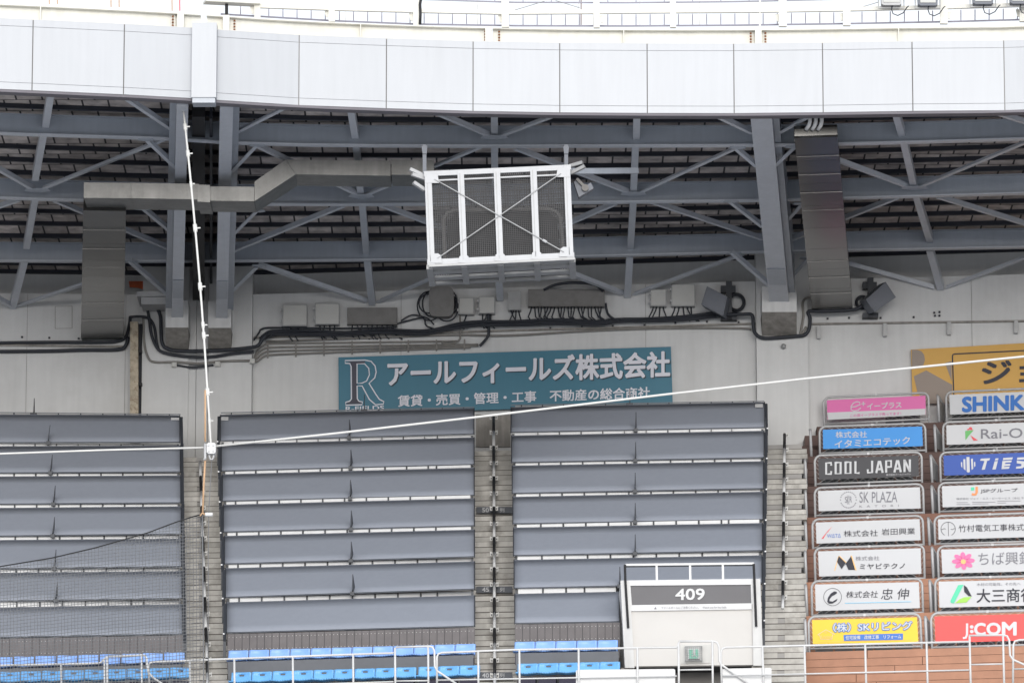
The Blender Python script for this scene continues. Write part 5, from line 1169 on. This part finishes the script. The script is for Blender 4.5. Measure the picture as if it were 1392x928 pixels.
# 6 circled C
LN(6, C3, [circ(262, 193, 76, 74, 40)], .55, 'ink', .012, 'emblem', True); PG(6, C3, [[(296, 148), (300, 160), (285, 172), (255, 188), (236, 212), (236, 228), (262, 232), (306, 206), (295, 228), (262, 248), (230, 250), (216, 232), (222, 200), (245, 165), (275, 145)]], 'ink')
T(6, C3, '株式会社', 374, 645, 145, 202, -.015, 'ink', -.01, 8); T(6, C3, '忠 伸', 672, 905, 122, 216, -.01, 'ink', -.002, 14); LN(6, C3, [[(368, 246), (932, 233)]], .8, 'cyan')
# 7 yellow
T(7, C3, '（株）SKリビング', 268, 938, 418, 492, -.028, 'shink', .085); T(7, C3, '（株）SKリビング', 268, 938, 418, 492, -.028, 'banner_white', .018, 0, .021)
PG(7, C3, [[(356, 516), (862, 503), (862, 557), (358, 567)]], 'mid_blue', .01, 'blue_strip'); T(7, C3, '住宅設備　改修工事　リフォーム', 374, 846, 523, 556, -.02, 'banner_white', .02, 0, .018)
LN(7, C3, [[(135, 515), (205, 472), (280, 512), (262, 512), (258, 552), (160, 552), (152, 518), (135, 515)]], .5, 'banner_white'); T(7, C3, 'SK', 190, 216, 484, 502, 0, 'gold', .0, 0, .014); T(7, C3, 'Living', 165, 258, 520, 550, -.0, 'gold', .01, 0, .014); LN(7, C3, [[(135, 576), (940, 560)]], .35, 'gold')
# 8 SHINK
T(8, C4, 'SHINK', 370, 940, 103, 236, -.037, 'shink', .045)
# 9 Rai-On
PG(9, C4, [[(392, 415), (472, 408), (430, 455), (395, 502)]], 'green'); PG(9, C4, [[(440, 455), (512, 502), (470, 506)], circ(442, 392, 15, 14, 10), circ(420, 402, 9, 8, 10), circ(455, 402, 7, 7, 8)], 'redp'); T(9, C4, 'Rai-On', 540, 1010, 398, 488, -.025, 'ink_grey', .008)
# 10 TIES
PG(10, C4, [[(404, 660), (432, 658), (436, 798), (420, 804), (406, 796)], [(374, 680), (394, 678), (396, 784), (378, 770)], [(446, 676), (464, 674), (468, 768), (452, 780)], [(352, 708), (364, 706), (366, 760), (354, 748)], [(474, 706), (486, 704), (488, 742), (476, 754)]], 'banner_white')
PG(10, C4, [[(530, 692), (540, 674), (626, 670), (616, 692), (598, 694), (576, 776), (546, 778), (572, 696)], [(676, 672), (704, 670), (700, 688), (670, 690)], [(668, 698), (698, 696), (678, 774), (646, 776)], [(748, 668), (838, 662), (832, 682), (744, 688)], [(740, 696), (828, 690), (822, 708), (768, 712), (764, 724), (816, 722), (812, 740), (758, 744), (754, 752), (808, 748), (802, 768), (732, 772)], [(880, 664), (960, 660), (955, 680), (876, 686)], [(874, 692), (950, 700), (945, 750), (925, 764), (866, 768), (870, 748), (915, 744), (918, 724), (875, 718)]], 'banner_white', .012, 'lettering')
# 11 JSP
PG(11, C5, [[(446, 48), (478, 46), (476, 76), (446, 78)]], 'mint'); LN(11, C5, [[(500, 42), (500, 95), (490, 112), (470, 116), (455, 108)]], 3.2, 'orange'); T(11, C5, 'JSPグループ', 536, 882, 62, 105, -.02, 'ink', .004)
T(11, C5, '株式会社 ジェイ・エス・ピーサービス（本社 千葉県）', 310, 1010, 144, 166, -.012, 'ink_grey', .0)
LN(11, C5, [[(312 + a, 190 + b), (312 + a + w_, 190 + b - 1)] for a, b, w_ in ((0, 0, 105), (0, 18, 125), (146, -4, 215), (146, 12, 150), (382, -14, 215), (382, 4, 80))], .55, 'ink_grey', .012, 'fine_print')
# 12 circled cross
LN(12, C5, [circ(233, 437, 67, 65, 34, -62, 242)], .6, 'ink'); LN(12, C5, [[(233, 372), (236, 503)], [(168, 440), (185, 440), (195, 432), (210, 438)], [(258, 438), (275, 443), (285, 434), (300, 432)]], .6, 'ink'); T(12, C5, '竹村電気工事株式会社', 330, 1095, 400, 466, -.022, 'ink', -.008)
# 13 flower
pet = []
for a in range(8):
    t = 90 + a * 45 + 4; cx, cy = 375 + 62 * math.cos(R(t)), 735 - 48 * math.sin(R(t)); ca, sa = math.cos(R(t)), math.sin(R(t))
    pet.append([(cx + 46 * ca * math.cos(R(f)) - 24 * sa * math.sin(R(f)), cy - 36 * sa * math.cos(R(f)) - 22 * ca * math.sin(R(f))) for f in range(0, 360, 30)])
PG(13, C5, pet, 'flower'); PG(13, C5, [circ(375, 742, 24, 22, 16)], 'gold', .018); T(13, C5, 'ちば興銀', 515, 1020, 656, 776, -.02, 'ink_grey', -.006)
# 14 leaf triangle
PG(14, C6, [[(232, 226), (298, 92), (345, 88), (262, 248), (236, 243)]], 'mint'); PG(14, C6, [[(346, 92), (372, 110), (414, 188), (388, 186), (350, 150)]], 'ink'); PG(14, C6, [[(272, 246), (310, 212), (350, 195), (412, 192), (368, 240)]], 'lime')
T(14, C6, '木材の可能性。その先へ', 456, 830, 74, 100, -.015, 'ink_grey', -.005); T(14, C6, '大三商行', 456, 950, 126, 242, -.02, 'ink', .012)
# 15 J:COM
LN(15, C6, [[(374, 418), (373, 515), (362, 540), (338, 543)]], 3.0, 'banner_white', .012, 'lettering'); PG(15, C6, [circ(413, 448, 16, 15, 14), circ(414, 487, 16, 15, 14)], 'banner_white', .012, 'lettering')
T(15, C6, 'C', 438, 528, 418, 518, 0, 'banner_white', .04); T(15, C6, 'O', 544, 656, 416, 514, 0, 'banner_white', .04); T(15, C6, 'M', 676, 790, 410, 516, 0, 'banner_white', .04)
# grey rail ends standing between the banners
k = 0
for col, xs2 in (('left of the left banner column', [(1101.5, 583, 620), (1094.5, 624, 662), (1095, 666, 704), (1095, 709, 747.5), (1094.5, 748, 791), (1095.5, 794, 838), (1094.5, 841, 888)]), ('between the two banner columns', [(1275, 536, 573.5), (1270.5, 577, 614), (1265.5, 618, 656), (1266.5, 659.5, 698), (1262, 703, 741.5), (1267, 743, 787.5), (1264, 788, 834), (1258, 837, 882)])):
    for i, (x, y0, y1) in enumerate(xs2):
        kk = i + 1 if 'left of' in col else i
        a, b = on_surf(x, y0, DB(kk)), on_surf(x + 1.8, y1, DB(kk)); b = Vector((a.x + .02, a.y, b.z))
        r_ = tag(empty('seat_end_rail', b), '%s grey seat end rail from the top, %s' % (ORD[i], col), 'rail', 'grey seat end rails'); o_ = Vector((0, .0, 0))
        build('front_pipe', MB().tube([b, a - Vector((0, 0, .08)), a + Vector((0, .06, 0))], .032, 8), M['galv'], r_, True)
        if 'between' in col:
            c = a + Vector((.17, .45, -.18)); build('rear_pipe', MB().tube([Vector((c.x, c.y, b.z)), c, a + Vector((0, .06, 0))], .028, 8), M['galv_dull'], r_, True)
            build('end_panel', MB().plate([a + Vector((.02, .08, -.1)), c + Vector((0, -.03, -.02)), Vector((c.x, c.y - .03, b.z + .1)), b + Vector((.02, .08, .1))], (.012, 0, 0)), M['galv_dull'], r_)
# dark folded seats glimpsed below the banners
for i in range(16):
    k = i % 8; root, plc = banners[i]; q = quads[i][1]
    a, b = on_surf(q[3][0] + 4, q[3][1] + 5, DB(k)), on_surf(q[2][0] - 4, q[2][1] + 5, DB(k)); L2 = Vector((0, .55, 0)); n = 5
    r_ = tag(empty('seat_row', (a + b) / 2 + L2 + Vector((0, 0, -.2))), 'dark folded seats in the shadow under the ' + ['pink and white', 'sky blue', 'charcoal', 'SK PLAZA', 'red slash logo', 'black M logo', 'circled C logo', 'yellow', 'SHINK lettered', 'bird logo', 'royal blue', 'J mark', 'circled cross logo', 'pink flower logo', 'green leaf logo', 'coral red'][i] + ' banner', 'seats', 'seat rows behind the banners')
    for j in range(n):
        u0, u1 = (j + .06) / n, (j + .94) / n; p, q_ = lerp(a, b, u0) + L2, lerp(a, b, u1) + L2
        build('folded_seat', MB().plate([p + Vector((0, 0, .5)), q_ + Vector((0, 0, .5)), q_ + Vector((0, 0, -.08)), p + Vector((0, 0, -.08))], (0, .12, 0)), M['row_panel'], r_)
        m_ = (p + q_) / 2; build('seat_leg', MB().box(m_ + Vector((0, .06, -.16)), .06, .06, .2), M['galv_dull'], r_)

# ------------------------------------------------------------------ front railing, white boards
zR = at_y(200, 897, 116.2).z
def rl(x, y): 
    yr = interp([(-100, 906), (0, 903.5), (137, 901), (200, 899), (350, 893.5), (535, 887), (700, 882.5), (920, 879.2), (1050, 878), (1317, 871.6), (1392, 869.5), (1600, 862)], x)
    d = at_z(x, yr, zR).y; return at_y(x, y, d)
fr_ = tag(empty('front_railing', rl(690, 950)), 'long white pipe railing with gate hoops along the bottom edge', 'railing')
def pipe(pts, r=.027, nm='rail_pipe', mt='rail', o=0): return build(nm, MB().tube([rl(x, y) + Vector((0, o, 0)) for x, y in pts], r, 8), M[mt], fr_, True)
for pts in ([(-90, 906), (0, 903.8), (134, 901), (138, 899.5), (142, 895), (146, 892)], [(147, 892), (193, 889.8), (197, 890.5), (199.5, 894), (200, 904), (202, 914), (209, 921), (225, 932)], [(203, 932), (202, 905), (203.5, 900.5), (208, 899.2), (350, 893.5), (535, 887)],
            [(538, 879.3), (583, 877.8), (588, 879), (590.5, 884), (591, 905), (594, 911), (625, 932)], [(594, 932), (594, 892), (596, 888), (601, 886.5), (700, 882.6), (920, 879.3), (924, 871.2)], [(923, 871.2), (970, 871), (975, 873), (977.5, 879), (978, 898), (981, 903), (1022, 932)],
            [(981, 932), (980, 886), (982, 881), (987, 879.3), (1050, 878), (1317, 871.6)], [(1317, 863.4), (1364, 862.6), (1369, 864), (1372, 870), (1373, 890), (1377, 896), (1420, 915)], [(1377, 932), (1377.5, 876), (1379.5, 871), (1386, 869.3), (1500, 866)]): pipe(pts, .022)
for pts in ([(538, 925), (582, 924.5)], [(594, 923.8), (700, 922), (920, 918.2)], [(207, 936), (535, 926)], [(982, 918), (1317, 910)], [(1319, 902.8), (1363, 901.8)], [(1377, 908.8), (1500, 906)], [(924, 910), (968, 909.3)]): pipe(pts, .016, 'lower_rail')
for x, yt in ((83, 902), (142, 895), (145.5, 892), (192.5, 890), (258, 897), (318.5, 895), (398, 892), (480, 889), (537, 880), (582, 878), (650, 884.5), (706, 882.5), (786.5, 881), (866.5, 880), (922.5, 873), (968.5, 871), (1036.5, 878.3), (1093.5, 877), (1176, 875), (1259.5, 873), (1318, 864), (1363.5, 863)): pipe([(x, yt), (x + .5 + (x > 1000) * 1.5, 950)], .022, 'post')
for i, (x0, x1, y0) in enumerate(((783, 918, 909), (981.5, 1049, 907.5), )):
    a = [rl(x, y) + Vector((0, .07, 0)) for x, y in ((x0, y0 + 1), (x0 + 2, y0), (x1 - 2, y0 - 1.2), (x1, y0), (x1, 955), (x0, 955))]
    tag(build('white_board', MB().plate(a, (0, .03, 0)), M['white']), ['wide white board behind the railing below the 409 entrance', 'narrow white board behind the railing right of the entrance'][i], 'board', 'white boards behind the front railing')

# ------------------------------------------------------------------ ropes and net in front of the stand
dn_ = 113.5
jb = at_y(287, 611, dn_)
def rope(pts, r, label, mt='rope', knots=()):
    root = tag(empty('rope_line', pts[0]), label, 'rope'); build('strand', MB().tube(pts, r, 8), M[mt], root, True)
    for t, s in knots:
        i = min(int(t * (len(pts) - 1)), len(pts) - 2); p = lerp(pts[i], pts[i + 1], t * (len(pts) - 1) - i); dr = (pts[i + 1] - pts[i]).normalized()
        build('knot', MB().tube([p - dr * .09 * s, p - dr * .04 * s, p + dr * .04 * s, p + dr * .09 * s], .045 * s, 7), M[mt], root, True); build('knot_tail', MB().beam(p + Vector((.04, 0, 0)), p + Vector((.11 * s, -.02, .0)), .025, .025), M[mt], root)
    return root
up_ = at_y(248.5, 141, 117.2); pts = [lerp(up_, jb, t / 10) + Vector((.05 * math.sin(t / 10 * math.pi), 0, 0)) for t in range(11)]
rope(pts, .022, 'white rope hanging from the roof edge down to the white pulley block', knots=((.07, .9), (.15, .9), (.24, .7), (.37, 1.0), (.54, 1.0), (.65, .8), (.68, .9), (.84, 1.0), (.92, .7)))
lft = [at_y(x, y, dn_) for x, y in ((-120, 618.5), (0, 616.5), (140, 611.5), (283, 608))]
rope(lft, .02, 'white rope running from the pulley block to the left edge')
rgt = [at_y(x, y, dn_ - (x - 290) * .002) for x, y in ((290, 606.5), (450, 589.5), (645, 567), (900, 536.5), (1100, 514), (1392, 484.5), (1560, 468))]
rope(rgt, .023, 'long white rope rising from the pulley block to the right edge')
pb = tag(empty('pulley_block', at_y(287, 618, dn_)), 'white pulley block where the ropes meet over the left aisle', 'pulley')
build('block_body', MB().plate([at_y(x, y, dn_ - .1) for x, y in ((281, 603), (283, 601.5), (291.5, 601.5), (293, 603), (293, 614), (291.5, 616), (283, 616), (281, 614))], (0, .2, 0)), M['white'], pb)
for x, y in ((283.5, 604.5), (290, 604.5), (284, 612.5), (290, 612.5)): build('bolt', MB().box(at_y(x, y, dn_ - .11), .04, .03, .04), M['galv'], pb)
build('shackle', MB().tube([at_y(x, y, dn_) for x, y in ((285.5, 616), (284.5, 620), (286, 624), (289, 624), (290.5, 620), (289.5, 616))], .022, 6), M['galv'], pb, True); build('small_shackle', MB().tube([at_y(x, y, dn_ - .05) for x, y in ((279, 603), (279, 622), (277.5, 625))], .03, 6), M['galv'], pb, True)
rope([at_y(x, y, dn_ - .02) for x, y in ((279, 530), (279, 600))], .018, 'tan rope above the pulley block over the left aisle', 'rope_tan'); rope([at_y(x, y, dn_ - .02) for x, y in ((279, 624), (277, 660), (275.5, 698))], .02, 'tan rope from the pulley block down to the net corner', 'rope_tan')
rope([at_y(x, y, dn_) for x, y in ((288, 624), (284, 690), (283, 760), (283, 940))], .008, 'thin dark cord hanging below the pulley block', 'net')
ra_ = tag(empty('net_float', at_y(284, 699, dn_ - .05)), 'white capsule float at the top corner of the net', 'float'); build('capsule', MB().tube([at_y(279, 699, dn_ - .05), at_y(279.8, 699, dn_ - .05), at_y(281, 699, dn_ - .05), at_y(286, 699, dn_ - .05), at_y(288, 699, dn_ - .05), at_y(289, 699, dn_ - .05)], .04, 10), M['white'], ra_, True); build('tie', MB().tube([at_y(272, 701, dn_ - .05), at_y(275, 697, dn_ - .05), at_y(279, 699, dn_ - .05)], .018, 6), M['rope_tan'], ra_, True)
EDGE = [(-120, 786), (-40, 776), (0, 769.5), (70, 758), (130, 744), (200, 724), (240, 709), (262, 702), (275, 698.5)]
nt_ = tag(empty('safety_net', at_y(140, 940, dn_)), 'fine grey safety net hanging from a sagging edge rope at lower left', 'net')
build('edge_rope', MB().tube([at_y(x, y, dn_) for x, y in EDGE], .014, 6), M['black'], nt_, True)
m = MB(); P_ = 4.6; i = 0
x = -110.0
while x < 276:
    m.tube([at_y(x + .4 * math.sin(y_ / 23.0 + x), y_, dn_) for y_ in [interp(EDGE, x) + (960 - interp(EDGE, x)) * t / 6 for t in range(7)]], .0055, 4, False); x += P_
def ix(y):            # left-to-right start of each horizontal cord where the edge rope crosses it
    return next((xx for xx in range(-110, 276, 3) if interp(EDGE, xx) <= y), 276)
y = 703.0
while y < 1010:
    pts = []
    for xx in range(-110, 277, 12):
        yy_ = y - (xx - 276) * -.1 * 0 + (276 - xx) * .10 - 14
        if yy_ >= interp(EDGE, xx) and yy_ < 960: pts.append(at_y(xx, yy_ + .3 * math.sin(xx / 9.0), dn_))
    if len(pts) > 1: m.tube(pts, .0055, 4, False)
    y += P_
build('netting', m, M['net'], nt_); build('side_cord', MB().tube([at_y(275, 699, dn_), at_y(276, 820, dn_), at_y(277, 960, dn_)], .014, 5), M['net'], nt_)
